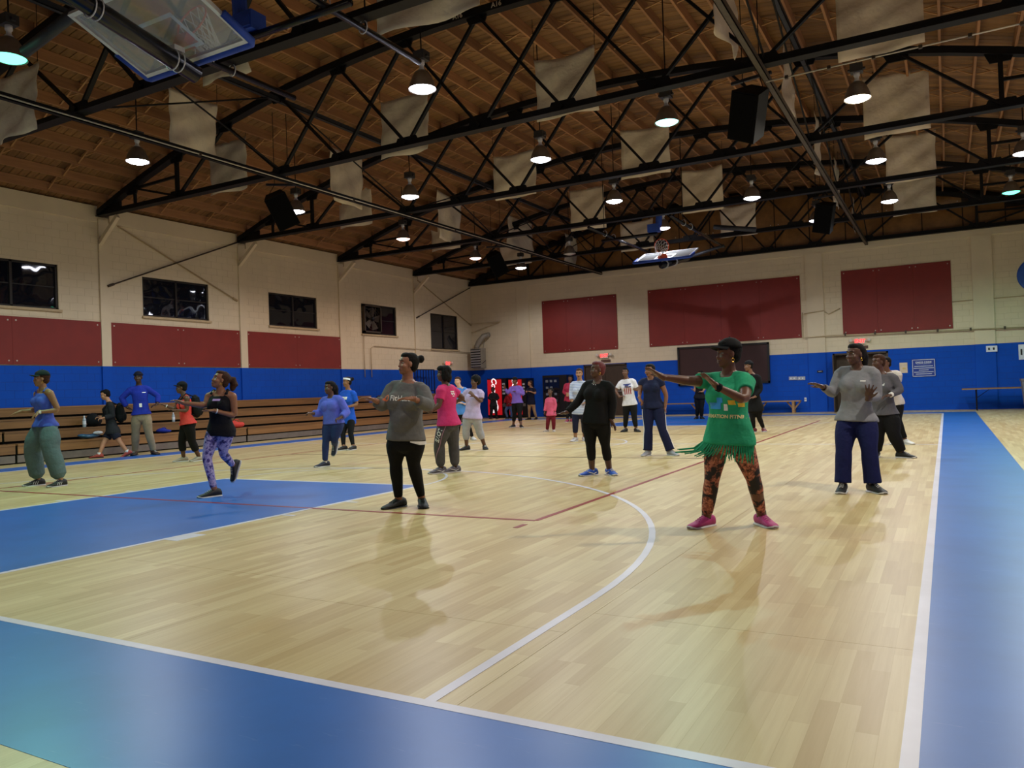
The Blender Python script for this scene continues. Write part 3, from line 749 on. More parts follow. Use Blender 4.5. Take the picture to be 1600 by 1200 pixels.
# ------------------------------------------------------------------ hanging speakers
M_SPK = plain('speaker_black', '#09090b', 0.7, var=0.3, spec=0.2); M_SPKG = plain('speaker_grille', '#060608', 0.9, bmp=0.6, bscale=160, spec=0.1)
def speaker(p, size, rz, tilt, label, roll=0.0):
    t = thing('hanging_speaker', label, 'speaker', p, 'speakers hung from the trusses', rz)
    w, d, h = size; rot = Matrix.Rotation(math.radians(roll), 3, 'Y') @ Matrix.Rotation(tilt, 3, 'X')
    q = [(-w/2, -d/2), (w/2, -d/2), (w*.34, d/2), (-w*.34, d/2)]
    MB().loft([[rot @ Vector((x, y, z)) for (x, y) in q] for z in (-h/2, h/2)]).build('cabinet', M_SPK, t)
    MB().box(rot @ Vector((0, -d/2 - .012, 0)), (w*.94, .02, h*.95), rot).build('grille', M_SPKG, t)
    zc = ztop(p[0]) + JH + 0.09 - p[2]
    for s in (-1, 1): MB().tube([rot @ Vector((s * w * .3, d * .2, h/2 - .02)), (s * w * .3, d * .2, 0.62), (s * w * .3, d * .2, zc)], 0.008, 6).build('chain', M_BLK, t)
    MB().bar((-.35, d * .2, .62), (.35, d * .2, .62), .05, .05).build('hanger_bar', M_STEELG, t)
p = atz(1172, 178, 5.65); speaker(p, (.5, .46, .8), math.radians(-12), math.radians(28), 'black speaker hanging beside the right strut, nearest the camera', 24)
p = atz(440, 328, 5.65); speaker(p, (.52, .48, .8), math.radians(38), math.radians(28), 'black speaker hanging over the left wall windows', -24)
p = atz(1290, 340, 5.75); speaker(p, (.5, .46, .8), math.radians(-10), math.radians(20), 'black speaker hanging far back beside the right strut', 16)
p = atz(776, 412, 5.75); speaker(p, (.55, .5, .8), math.radians(30), math.radians(28), 'black speaker hanging near the hall corner', -26)

M_COND = plain('pale_conduit_highlight', '#b9b2a6', 0.4, 0.3)
def conduit(a, b, r, label):
    a = Vector(a); b = Vector(b); o = MB().tube([(0, 0, 0), b - a], r, 8).build('conduit_and_highlight', M_COND, smooth=True); o.location = a; tag(o, label, 'conduit')
    for k in range(6): c = (b - a) * ((k + .5) / 6); MB().box(c, (.05, .05, .05)).build('strap', M_DKMET, o)
conduit((nx(-3) + .09, 1.2, ZC - 0.1), (nx(-3) + .09, 28.3, ZC - 0.1), .014, 'pale thin rod standing in for the highlight on the lower left roof strut')  # bright highlight on the strut's edge, added as a pale rod
conduit(aty(1197, 128, 10.35), aty(1640, 27, 10.35), .012, 'pale thin conduit beside the bottom chord of the second roof truss')
# ------------------------------------------------------------------ bleachers along the left wall
M_BOARD = wood('bleacher_wood', '#76522f', '#94683c', 1, 0.45)
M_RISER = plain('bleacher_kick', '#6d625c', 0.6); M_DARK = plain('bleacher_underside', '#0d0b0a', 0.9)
def bleacher(y0, y1, rows, label, x0=-9.42):
    t = thing('bleacher', label, 'bleacher', (x0, (y0 + y1) / 2, 0), 'bleacher sections along the left wall'); o = t.location
    for i in range(rows[0], rows[1]):
        xf = x0 - 0.5 * i; zt = 0.42 + 0.258 * i
        MB().box2((xf, y0, zt - 0.035), (xf - 0.42, y1, zt)).build('seat_board', M_BOARD, t, org=o)
        MB().box2((xf - 0.01, y0, zt - 0.205), (xf - 0.035, y1, zt - 0.035)).build('front_board', M_BOARD, t, org=o)
    MB().box2((x0 - .03, y0, 0.03), (x0 - .06, y1, 0.185)).build('kick_board', M_RISER, t, org=o)
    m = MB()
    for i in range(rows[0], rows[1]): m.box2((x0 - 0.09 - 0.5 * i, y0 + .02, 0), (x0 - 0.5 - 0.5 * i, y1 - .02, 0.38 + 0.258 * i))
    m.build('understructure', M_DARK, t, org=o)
bleacher(1.5, 6.88, (0, 4), 'brown wooden bleacher section at the left picture edge')
bleacher(6.93, 13.1, (0, 4), 'brown wooden bleacher section behind the walking boy and the blue polo man')
bleacher(13.16, 20.4, (0, 4), 'brown wooden bleacher section behind the runner in the periwinkle blouse')
bleacher(21.3, 25.1, (0, 4), 'short brown bleacher section behind the pink shirted dancer')
step = thing('aisle_step', 'low wooden step in the bleacher aisle holding two bottles', 'step', (-9.7, 20.85, 0))
for k, (dx, z) in enumerate(((0, .42), (-.5, .68))):
    MB().box2((dx + .28, -.4, z - .04), (dx - .2, .4, z)).build('tread', M_BOARD, step); MB().box2((dx + .26, -.4, 0), (dx + .23, .4, z - .04)).build('riser', M_BOARD, step)
# bar railing beside the bleachers
M_RAILB = plain('dark_rail', '#0d1530', 0.4, 0.4)
ra, rb = atx(648, 577, -11.1).y, atx(678, 577, -11.1).y
rl = thing('guard_railing', 'dark vertical bar railing behind the gray sweatshirt woman', 'railing', (-11.1, ra, 1.194))
for z in (1.0, .12): MB().bar((0, 0, z), (0, rb - ra, z), .04, .04).build('rail', M_RAILB, rl)
for k in range(8): MB().tube([(0, k * (rb - ra) / 7, 0.0 if k in (0, 7) else .12), (0, k * (rb - ra) / 7, 1.0)], .016 if k not in (0, 7) else .024, 8).build('baluster', M_RAILB, rl)

# ------------------------------------------------------------------ far wall: doors, screen, machines, signs
M_DOORD = plain('dark_brown_door', '#3a2c20', 0.45, var=0.15); M_HALL = plain('dim_corridor', '#4a3a2c', 0.8); M_CHROME = plain('brushed_steel', '#a8a8a8', 0.3, 0.9)
for k, (a, b, c, d) in enumerate(DOORS):
    dr = struct(MB().box2((a, YF + 0.28, c), (b, YF + 0.3, d)).build('door_%d' % (k + 1), M_HALL if k == 0 else M_DOORD))
    f = MB(); f.box2((a, YF - .01, c), (a + .06, YF + .1, d)); f.box2((b - .06, YF - .01, c), (b, YF + .1, d)); f.box2((a, YF - .01, d - .06), (b, YF + .1, d)); f.build('door_frame', M_DOORD, dr)
    mid = (a + b) / 2
    if k == 0:
        MB().box2((a + .07, YF + .02, 0.01), (a + .11, YF - .8, d - .07)).build('door_leaf', M_DOORD, dr)
        MB().box2((mid + .45, YF + .1, 0.01), (b - .07, YF + .14, d - .07)).build('door_leaf', M_DOORD, dr)
    else:
        for (p, q, s) in ((a + .07, mid - .005, 1), (mid + .005, b - .07, -1)):
            lf = MB().box2((p, YF + .03, 0.01), (q, YF + .08, d - .07)).build('door_leaf', M_DOORD, dr)
            MB().box2((p + .06, YF - .0, 1.0), (q - .06, YF + .03, 1.05)).build('push_bar', M_CHROME, lf)
M_SCRF = plain('screen_frame', '#120d0c', 0.5); M_SCR = plain('screen_brown', '#341512', 0.5, var=0.1)
t = thing('dark_screen', 'large dark framed board on the far wall behind the green shirted woman', 'board', (-1.7, YF, 1.15))
for q in (((0, 0), (3.58, .07)), ((0, 1.48), (3.58, 1.55)), ((0, 0), (.07, 1.55)), ((3.51, 0), (3.58, 1.55))): MB().box2((q[0][0], 0, q[0][1]), (q[1][0], -.09, q[1][1])).build('frame_bar', M_SCRF, t)
MB().box2((.06, 0, .06), (3.52, -.05, 1.49)).build('face', M_SCR, t)
# vending machines
M_VRED = emit('lit_red_panel', '#b5121a', 0.28); M_VW = emit('lit_white_print', '#f4eef0', 0.4); M_VBLK = plain('vending_black', '#0c0c10', 0.4)
def vending(px0, px1, label, txt):
    y = 27.7; a = aty(px0, 592, y); b = aty(px1, 592, y); w = b.x - a.x; h = a.z
    t = thing('vending_machine', label, 'vending machine', (a.x, y, 0), 'drink machines by the far wall')
    MB().box2((0, 0, 0.05), (w, .72, h)).build('cabinet', M_VBLK, t)
    for q in (.06, w - .1):
        for v in (.06, .6): MB().box2((q, v, 0), (q + .05, v + .06, .06)).build('foot', M_VBLK, t)
    pw = w * .74
    MB().box2((.02, -.02, .14), (pw, 0, h - .05)).build('lit_front', M_VRED, t)
    MB().box2((pw + .02, -.02, .14), (w - .02, 0, h - .05)).build('control_strip', M_VBLK, t)
    for k in range(4): MB().box2((pw + .06, -.035, h - .3 - k * .14), (w - .07, -.02, h - .22 - k * .14)).build('button', M_BFRAME, t)
    MB().box2((pw + .05, -.03, .5), (w - .06, -.02, .62)).build('coin_slot', M_CHROME, t)
    text(txt, .36, M_VW, t, (pw * .48, -.024, h * .58), (0, 0, -1), (1, 0, 0), shear=.25, bold=.01, depth=.002)
    wv = MB(); pts = [(pw * .5 + .16 * math.sin(s * 3), -.024, .2 + s * .55) for s in np.linspace(0, 1, 14)]
    for p, q in zip(pts[:-1], pts[1:]): wv.bar(p, q, .003, .06, (1, 0, 0))
    wv.build('white_ribbon', M_VW, t)
vending(761, 791, 'lit red drink machine with white script behind a dark figure', 'Coca-Cola')
vending(794, 822, 'second red drink machine, behind the purple shirted woman', 'Coca-Cola')
t = thing('kiosk_machine', 'black snack machine with grey symbols behind the pink child', 'vending machine', (-7.5, 27.75, 0))
MB().box2((0, 0, .05), (1.15, .7, 1.8)).build('cabinet', M_VBLK, t); MB().box2((.05, -.015, .3), (.8, 0, 1.7)).build('glass_front', M_GLASS, t)
MB().box2((.84, -.02, .7), (1.1, 0, 1.6)).build('key_panel', M_VBLK, t)
for q in (.05, 1.05):
    for v in (.06, .6): MB().box2((q, v, 0), (q + .05, v + .06, .06)).build('foot', M_VBLK, t)
M_SYM = plain('grey_symbol', '#6a6f78', 0.5)
for r in range(4):
    for c in range(3):
        if (r + c) % 4 != 3: MB().box2((.16 + c * .2, -.022, 1.5 - r * .28), (.28 + c * .2, -.015, 1.6 - r * .28)).build('symbol', M_SYM, t)
# exit signs with emergency lights
M_EXIT = emit('exit_red', '#ff2a2a', 2.2); M_SIGNW = plain('sign_housing', '#cfc6b8', 0.5); M_BROWNS = plain('brown_plate', '#5b3a2c', 0.6)
def exit_sign(p, ax, nrm, label, plate=True):
    t = thing('exit_sign', label, 'exit sign', p, 'lit exit signs'); ax = Vector(ax); nrm = Vector(nrm); up = Vector((0, 0, 1)); rot = Matrix((ax, up.cross(ax) * 1.0, up)).transposed()
    MB().box(nrm * .035, (.34, .07, .2), rot).build('housing', M_SIGNW, t)
    text('EXIT', .17, M_EXIT, t, nrm * .074, ax, up, bold=.006, depth=.003)
    for s in (-1, 1):
        lf = MB(); c = ax * (s * .3) + nrm * .1 + up * .03; lf.ell(c, (ax * .07, up * .07, nrm * .05), 12, 8); lf.bar(ax * (s * .17) + nrm * .03, c, .03, .03); lf.build('emergency_head', M_SIGNW, t)
    if plate: MB().box(nrm * .02 + up * -.22 + ax * .05, (.42, .03, .1), rot).build('name_plate', M_BROWNS, t)
exit_sign((-4.88, YF - .008, 2.54), (1, 0, 0), (0, -1, 0), 'red exit sign above the dark double door on the far wall')
exit_sign((5.07, YF - .008, 2.54), (1, 0, 0), (0, -1, 0), 'red exit sign above the right doorway, over the gray shirted woman')
exit_sign((XL + .008, 26.31, 2.5), (0, 1, 0), (1, 0, 0), 'red exit sign on the left wall near the heater', False)
# blue rules sign, note, switches
M_SB = plain('sign_blue', '#16348c', 0.5); M_SW = plain('sign_white', '#dcdde6', 0.6)
t = thing('rules_sign', 'blue rules sign with white border and lines on the right far wall', 'sign', (6.71, YF - .008, 1.17))
MB().box2((0, 0, 0), (.73, -.02, .62)).build('plate', M_SB, t)
for q in (((.015, .015), (.715, .03)), ((.015, .59), (.715, .605)), ((.015, .015), (.03, .605)), ((.7, .015), (.715, .605))): MB().box2((q[0][0], -.02, q[0][1]), (q[1][0], -.024, q[1][1])).build('border', M_SW, t)
text('DRESS CODE', .085, M_SW, t, (.365, -.022, .5), (1, 0, 0), (0, 0, 1), bold=.002)
for k, wd in enumerate((.58, .62, .3, .6, .5)): MB().box2((.365 - wd/2, -.02, .36 - k * .068), (.365 + wd/2, -.023, .38 - k * .068)).build('text_line', M_SW, t)
MB().box2((.15, -.02, .445), (.58, -.023, .452)).build('underline', M_SW, t)
t = tag(MB().box2((0, 0, 0), (.25, -.006, .36)).build('paper_note', plain('paper', '#d9c3ac', 0.8)), 'pale paper note taped left of the blue rules sign', 'note'); t.location = (6.32, YF - .006, 1.33)
MB().box2((.09, -.006, .12), (.19, -.008, .19)).build('stamp', plain('note_yellow', '#d9b878', 0.8), t)
M_PLATE = plain('switch_plate', '#a7aab4', 0.5)
for k, (q, w, h, lb) in enumerate((((1233, 594), .28, .13, 'left switch plate between the dark board and the doorway'), ((1246, 594), .28, .13, 'right switch plate between the dark board and the doorway'), ((1541, 550), .32, .2, 'double control plate high on the right pilaster'), ((1257, 627), .08, .14, 'small outlet plate low beside the right bench'), ((1592, 562), .3, .5, 'tall white plate at the right picture edge'))):
    p = aty(*q, YF - .008 if k not in (2,) else YF - .07)
    o = thing('wall_plate', 'grey ' + lb, 'switch plate', p, 'plates on the far wall')
    MB().box2((0, 0, 0), (w, -.02, h)).build('plate', M_PLATE if k < 2 else M_SW, o)
    for s in range(2): MB().box2((w * (.18 + .42 * s), -.02, h * .3), (w * (.18 + .42 * s) + w * .16, -.03, h * .7)).build('toggle', M_VBLK if k > 1 else M_SW, o)
p = aty(1277, 582, YF - .07); o = thing('door_intercom', 'small black intercom plate left of the right doorway', 'intercom', p); MB().box2((0, 0, 0), (.2, -.03, .07)).build('plate', M_VBLK, o); MB().box2((.04, -.03, .025), (.16, -.035, .045)).build('speaker_slot', M_PLATE, o)
# blue disc emblem cut by the picture edge
o = thing('round_emblem', 'large blue round emblem high on the far wall at the right edge', 'emblem', (10.5, YF - .008, 4.4))
m = MB().lathe([(0, .03), (.52, .03), (.56, .02), (.58, 0)], seg=40, axis='y').build('disc', plain('emblem_blue', '#1d4fae', 0.5), o, smooth=False); m.rotation_euler = (0, 0, math.pi)
m = MB().lathe([(0, .036), (.2, .036), (.22, .03)], seg=40, axis='y').build('inner_disc', M_SW, o); m.rotation_euler = (0, 0, math.pi)
# conduits and pipes on the far wall
M_PIPE = plain('painted_pipe', '#b9a582', 0.5, 0.2)
def pipe(pts, r, label, name='wall_pipe', straps=0):
    o = Vector(pts[0]); t = thing(name, label, 'pipe', o)
    MB().tube([Vector(p) - o for p in pts], r, 8).build('pipe', M_PIPE, t, smooth=True)
    for k in range(straps):
        u = (k + .5) / straps; a, b = Vector(pts[-2]), Vector(pts[-1]); c = a.lerp(b, u) - o
        MB().box2((c.x - .03, c.y + .05, c.z - .03), (c.x + .03, c.y - .04, c.z + .07)).build('strap', M_DKMET, t)
ya, yb = YF - .04, YF - .1
pipe([(3.15, yb, 3.72), (3.15, yb, 2.78), (4.1, yb, 2.8), (11.0, yb, 2.66)], .022, 'beige pipe running along the far wall under the right red board', straps=7)
pipe([(3.2, yb, 3.68), (3.9, yb, 3.74), (4.05, ya, 3.6), (4.45, ya, 3.78)], .016, 'short bent conduit across the far wall pilaster')
pipe([(8.03, ya, 3.71), (11.2, ya, 3.74)], .012, 'thin conduit right of the rightmost red board')
pipe([(XL + .05, 20.7, 3.5), (XL + .05, 20.7, 1.9)], .014, 'vertical conduit below the exhaust fan window', 'conduit')
pipe([(XL + .05, 21.1, 1.9), (XL + .05, 21.1, 3.0), (XL + .05, 21.3, 3.1), (XL + .09, 28.2, 3.02)], .014, 'bent conduit running toward the corner heater', 'conduit')
# unit heater in the corner
M_HEAT = plain('heater_enamel', '#8d8577', 0.5, 0.2); M_LOUV = plain('heater_louver', '#b9b4ab', 0.4, 0.4)
t = thing('unit_heater', 'grey louvred unit heater with a flue in the hall corner', 'heater', (-11.05, 27.85, 2.28))
MB().box2((-.12, 0, 0), (.42, .45, .9)).build('cabinet', M_HEAT, t); MB().box2((-.1, -.012, .04), (.4, 0, .86)).build('dark_core', M_DARK, t)
for k in range(7): MB().box((.15, -.03, .1 + k * .115), (.5, .07, .045), Matrix.Rotation(.5, 3, 'X')).build('louver', M_LOUV, t)
MB().tube([(.1, .2, .88), (.1, .2, 1.0), (.2, .22, 1.2), (.45, .25, 1.45), (.55, .42, 1.5), (.57, .5, 1.52)], .12, 14).build('flue', M_HEAT, t, smooth=True)
MB().tube([(.42, .1, .2), (.6, .12, .33)], .012, 6).build('valve_lever', M_BLK, t)
for s in (-1, 1): MB().tube([(.15 + s * .15, .4, .85), (.15 + s * .15, .6, 1.4)], .012, 6).build('bracket', M_HEAT, t)
br = MB().bar((-11.42, 28.35, 4.35), (-9.9, 28.42, 4.35), .03, .03); br.bar((-11.42, 28.38, 3.95), (-9.95, 28.42, 4.33), .03, .03)
tag(br.build('wall_bracket', M_PIPE), 'thin beige pipe bracket in the hall corner above the heater', 'bracket')
# benches
M_BENCH = wood('bench_wood', '#8d6a44', '#a9835a', 0, 0.5)
def bench(x0, x1, y, label):
    t = thing('wooden_bench', label, 'bench', (x0, y, 0), 'benches by the far wall'); w = x1 - x0
    for k in range(2): MB().box2((0, -.17 + k * .18, .42), (w, -.01 + k * .18, .46)).build('seat_plank', M_BENCH, t)
    for u in (.25, w - .25):
        for v in (-.12, .12): MB().box2((u - .045, v - .04, 0), (u + .045, v + .04, .42)).build('leg', M_BENCH, t)
        for s in (-1, 1): MB().bar((u, 0, .12), (u + s * .24, 0, .42), .05, .05, (0, 1, 0)).build('brace', M_BENCH, t)
bench(1.3, 3.02, 28.05, 'low wooden bench under the right end of the dark board')
bench(-2.6, -0.6, 28.05, 'low wooden bench behind the navy shirted woman')
# folding table and bin at the right
t = thing('folding_table', 'long brown folding table against the far wall at the right edge', 'table', (9.55, 27.55, 0))
M_TT = wood('table_laminate', '#6b4a34', '#7d5940', 0, 0.4)
MB().box2((-1.35, -.38, .7), (1.35, .38, .735)).build('tabletop', M_TT, t); MB().box2((-1.36, -.39, .69), (1.36, .39, .72)).build('edge_trim', M_BENCH, t)
for u in (-.95, .95):
    for v in (-.3, .3): MB().tube([(u, v, 0), (u, v, .7)], .016, 8).build('leg', M_BLK, t)
    MB().tube([(u, -.3, .12), (u, .3, .12)], .012, 8).build('stretcher', M_BLK, t); MB().tube([(u, 0, .4), (u * .6, 0, .69)], .01, 6).build('fold_brace', M_BLK, t)
t = thing('storage_bin', 'grey storage bin on the floor at the right picture edge', 'bin', (10.15, 26.3, 0))
MB().loft([[(-.3, -.25, 0), (.3, -.25, 0), (.3, .25, 0), (-.3, .25, 0)], [(-.38, -.3, .95), (.38, -.3, .95), (.38, .3, .95), (-.38, .3, .95)]]).build('body', plain('grey_bin', '#6d6b70', 0.6), t); MB().box2((-.4, -.32, .93), (.4, .32, 1.0)).build('lid', M_RISER, t)

# ------------------------------------------------------------------ bags and bottles
def bottle(p, h, mat, cap, label):
    t = thing('water_bottle', label, 'bottle', p, 'bottles left on the bleachers'); r = h * .15
    MB().lathe([(0, 0), (r * .95, 0), (r, .02), (r, h * .62), (r * .85, h * .74), (r * .42, h * .84), (r * .42, h * .9), (0, h * .9)], seg=14).build('body', mat, t, smooth=True)
    MB().lathe([(r * .5, h * .87), (r * .5, h), (0, h)], seg=12).build('cap', cap, t)
    MB().lathe([(r * 1.02, h * .25), (r * 1.02, h * .55)], seg=14).build('wrap_label', M_SW, t, smooth=True)
M_PET = plain('clear_bottle', '#9fa9b5', 0.15)
def seat(i): return -9.62 - 0.5 * i, 0.42 + 0.258 * i
x, z = seat(1); bottle((x, atx(132, 668, x).y, z), .27, M_PET, M_SW, 'clear water bottle on the bleachers left of the black bag')
x, z = seat(1); bottle((x, atx(271, 655, x).y, z), .25, M_PET, M_SW, 'clear water bottle behind the coral tank top woman')
bottle((-9.62, 20.7, .42), .3, plain('white_bottle', '#d8d6da', 0.3), plain('pink_cap', '#b56a8a', 0.4), 'white and pink bottle on the aisle step')
bottle((-10.1, 20.75, .68), .27, M_PET, M_SW, 'small clear bottle on the upper aisle step')
def soft_bag(p, size, mat, label, seed, name='soft_bag', handle=True):
    t = thing(name, label, 'bag', p); rnd = random.Random(seed); ph = [rnd.uniform(0, 6) for _ in range(3)]; V = MB().ell((0, 0, size[2] * .5), ((size[0] / 2, 0, 0), (0, size[1] / 2, 0), (0, 0, size[2] / 2)), 20, 12)
    V.v = [(a * (1 + .12 * math.sin(7 * b / size[1] + ph[0])), b * (1 + .1 * math.sin(5 * c / size[2] + ph[1])), max(0, c * (1 + .18 * math.sin(6 * b / size[1] + ph[2]) - .0)) * 1.0) for (a, b, c) in V.v]
    V.build('body', mat, t, smooth=True)
    if handle: MB().tube([(0, -size[1] * .2, size[2] * .85), (0, -size[1] * .1, size[2] * 1.15), (0, size[1] * .1, size[2] * 1.15), (0, size[1] * .2, size[2] * .85)], .012, 6).build('handle', mat, t)
    return t
M_BLKC = cloth('black_cloth', '#0e0e11'); x, z = seat(1)
soft_bag((x, atx(147, 668, x).y, z), (.3, .4, .28), M_BLKC, 'black bag heaped on the bleachers beside the walking boy', 3)
x, z = seat(0); t = soft_bag((x, atx(139, 684, x).y, z), (.26, .5, .13), plain('blue_plastic', '#2c5876', 0.25), 'shiny blue plastic bag on the lowest bleacher seat', 5, handle=False)
MB().ell((.1, .16, .13), ((.05, 0, 0), (0, .12, 0), (0, 0, .04)), 10, 6).build('white_label', M_SW, t)
soft_bag((x, atx(256, 677, x).y, z), (.26, .36, .12), cloth('royal_cloth', '#1d2f8f'), 'royal blue garment folded on the lowest bleacher seat', 6)
soft_bag((x, atx(372, 668, x).y - .05, z), (.3, .52, .2), cloth('coral_cloth', '#d2483f'), 'red orange bag on the bleachers right of the black tank dancer', 7)
x2, z2 = seat(1); soft_bag((-9.65, 20.55, .42), (.2, .26, .3), M_BLKC, 'small black bag on the aisle step by the bottles', 8)
p = atz(96, 717); soft_bag((p.x, p.y, 0), (.22, .34, .2), M_BLKC, 'black shoe bag on the floor beside the bleacher kick board', 9)
# ------------------------------------------------------------------ people
ZUP = Vector((0, 0, 1))
def remesh(mb, vox, smooth=2, org=None, disp=0.0, dscale=9.0, seed=0):
    me = mb.mesh('tmp', MATS['subfloor'], org=org); o = bpy.data.objects.new('tmp', me); COL.objects.link(o)
    r = o.modifiers.new('r', 'REMESH'); r.mode = 'VOXEL'; r.voxel_size = vox
    if smooth: s = o.modifiers.new('s', 'SMOOTH'); s.factor = 0.5; s.iterations = smooth
    out = bpy.data.meshes.new_from_object(o.evaluated_get(bpy.context.evaluated_depsgraph_get()))
    bpy.data.objects.remove(o); bpy.data.meshes.remove(me)
    n = len(out.vertices)
    if disp:
        co = np.empty(n * 3, np.float32); no = np.empty(n * 3, np.float32); out.vertices.foreach_get('co', co); out.vertices.foreach_get('normal', no)
        c = co.reshape(-1, 3); w = no.reshape(-1, 3); rg = np.random.RandomState(seed + 1); d = np.zeros(n)
        for k in range(7):
            q = rg.normal(size=3); q /= np.linalg.norm(q); q[2] *= 1.3; fr = dscale * (0.6 + 0.35 * k)
            wob = 1.2 * np.sin(c @ rg.normal(size=3) * dscale * 0.5 + rg.uniform(0, 6))
            d += np.sin(c @ q * fr + rg.uniform(0, 6) + wob) / (1 + .35 * k)
        c += w * (d * disp / 3.0)[:, None]; out.vertices.foreach_set('co', c.ravel())
    out.polygons.foreach_set('use_smooth', [True] * len(out.polygons)); out.update(); return out
def setmat(me, m): me.materials.clear(); me.materials.append(m); return me
SKIN = {}
def skin(hexc):
    if hexc not in SKIN:
        m, nt, b = newmat('skin_' + hexc[1:]); c = mul(lin(hexc), 1.3); v = coord(nt); f = noise(nt, v, 16.0, 4.0)
        nt.links.new(ramp(nt, f, [(0.3, mul(c, 0.88)), (0.7, mul(c, 1.1))]), b.inputs['Base Color'])
        b.inputs['Roughness'].default_value = 0.42; b.inputs['Specular IOR Level'].default_value = 0.4
        b.inputs['Subsurface Weight'].default_value = 0.0
        bump(nt, b, noise(nt, v, 120.0), 0.08); SKIN[hexc] = m
    return SKIN[hexc]
M_HAIR = plain('black_hair', '#0b0808', 0.75, var=0.3, nscale=60, bmp=0.5, bscale=90, spec=0.2)
M_HAIRB = plain('brown_hair', '#3a2215', 0.75, var=0.35, nscale=60, bmp=0.6, bscale=90, spec=0.2)
M_HAIRR = plain('red_hair', '#5e1019', 0.6, var=0.3, nscale=60, bmp=0.6, bscale=90)
M_EYEW = plain('eye_white', '#8f8780', 0.3); M_IRIS = plain('dark_iris', '#0b0605', 0.15); M_LIP = plain('lip', '#5a2622', 0.4); M_GOLD = plain('gold', '#c79a3c', 0.25, 0.9)
UT = [-.2, -.1, 0, .15, .35, .55, .72, .86, .95, 1.04]
WT = [.095, .152, .164, .150, .129, .136, .151, .154, .110, .058]
DT = [.072, .106, .116, .108, .097, .104, .113, .096, .074, .056]
FO = [0, -.012, -.018, -.005, .012, .012, .006, -.006, -.012, -.002]
class Body: pass
def hand(mb, W, tip, pn, k, curl=0.35, splay=0.1, side=1):
    """palm and five fingers from the wrist W towards tip; pn = palm normal"""
    d = (tip - W).normalized(); pn = (pn - d * pn.dot(d))
    pn = pn.normalized() if pn.length > 1e-3 else d.orthogonal().normalized(); x = d.cross(pn) * side
    pl = 0.088 * k; mb.ell(W + d * pl * .55, (d * pl * .62, x * .041 * k, pn * .017 * k), 14, 8)
    mb.tube([W - d * .03, W + d * .03 * k], [.025 * k, .026 * k], 10)
    def rot(v, a): return v * math.cos(a) + pn * math.sin(a)
    for i, (off, ln) in enumerate(((-.031, .068), (-.0105, .078), (.0105, .074), (.031, .058))):
        b = W + d * pl * .88 + x * off * k; dd = (d + x * (off * splay * 60)).normalized(); p1 = b + rot(dd, curl * .5) * ln * k * .45
        p2 = p1 + rot(dd, curl * 1.3) * ln * k * .32; p3 = p2 + rot(dd, curl * 1.9) * ln * k * .26
        mb.tube([b - dd * .02 * k, b, p1, p2, p3, p3 + (p3 - p2) * .12], [.0095 * k, .0098 * k, .009 * k, .0083 * k, .0072 * k, .003 * k], 8)
    b = W + d * pl * .25 - x * .03 * k; td = (d * .75 - x * .62 + pn * .25).normalized(); p1 = b + td * .035 * k; p2 = p1 + (td + d * .35).normalized() * .03 * k; p3 = p2 + (td + d * .6).normalized() * .024 * k
    mb.tube([b - td * .01, b, p1, p2, p3], [.014 * k, .0135 * k, .0115 * k, .01 * k, .005 * k], 8)
def head_geo(mb, c, f, s, u, k, female=True):
    def P(a, b, e): return c + f * (a * k) + s * (b * k) + u * (e * k)
    def E(p, r, sg=14, rg=10): mb.ell(P(*p), (f * r[0] * k, s * r[1] * k, u * r[2] * k), sg, rg)
    E((-.012, 0, .035), (.098, .076, .084), 18, 12); E((.02, 0, -.03), (.07, .062, .082)); E((.04, 0, -.085), (.045, .036, .032))
    E((.066, 0, -.098), (.018, .02, .016)); E((.088, 0, -.03), (.020, .019, .015)); E((.084, 0, -.006), (.014, .010, .03)); E((.075, 0, .03), (.016, .05, .016))
    for q in (-1, 1): E((.055, q * .04, -.03), (.03, .024, .026)); E((-.004, q * .077, -.008), (.018, .009, .030), 8, 6)
    E((.074, 0, -.064), (.02, .03, .018))
def shoe_geo(A, g, u, k, style):
    """upper and sole meshes for a foot: A ankle centre, g toe direction, u foot up"""
    x = g.cross(u).normalized(); h0 = -.078 * k; up = MB(); so = MB()
    St = [(-.078, .020, .062), (-.065, .032, .088), (-.03, .036, .105), (.02, .038, .098), (.06, .041, .078), (.10, .045, .058), (.14, .045, .047), (.17, .036, .04), (.188, .018, .028)]
    ru, rs = [], []
    for (y, w, h) in St:
        c = A + g * (y * k) + u * h0; n = 14; r1 = []; r2 = []
        for i in range(n):
            a = 2 * math.pi * i / n; ca, sa = math.cos(a), math.sin(a); sx = abs(ca) ** .75 * (1 if ca > 0 else -1)
            r1.append(c + x * (w * k * sx) + u * ((.016 + (h - .016) * (.5 + .5 * sa)) * k)); r2.append(c + x * ((w + .005) * k * sx) + u * (.012 * k * (1 + sa * .95) + (.010 * k if y > .16 else 0)))
        ru.append(r1); rs.append(r2)
    up.loft(ru); so.loft(rs); return up, so
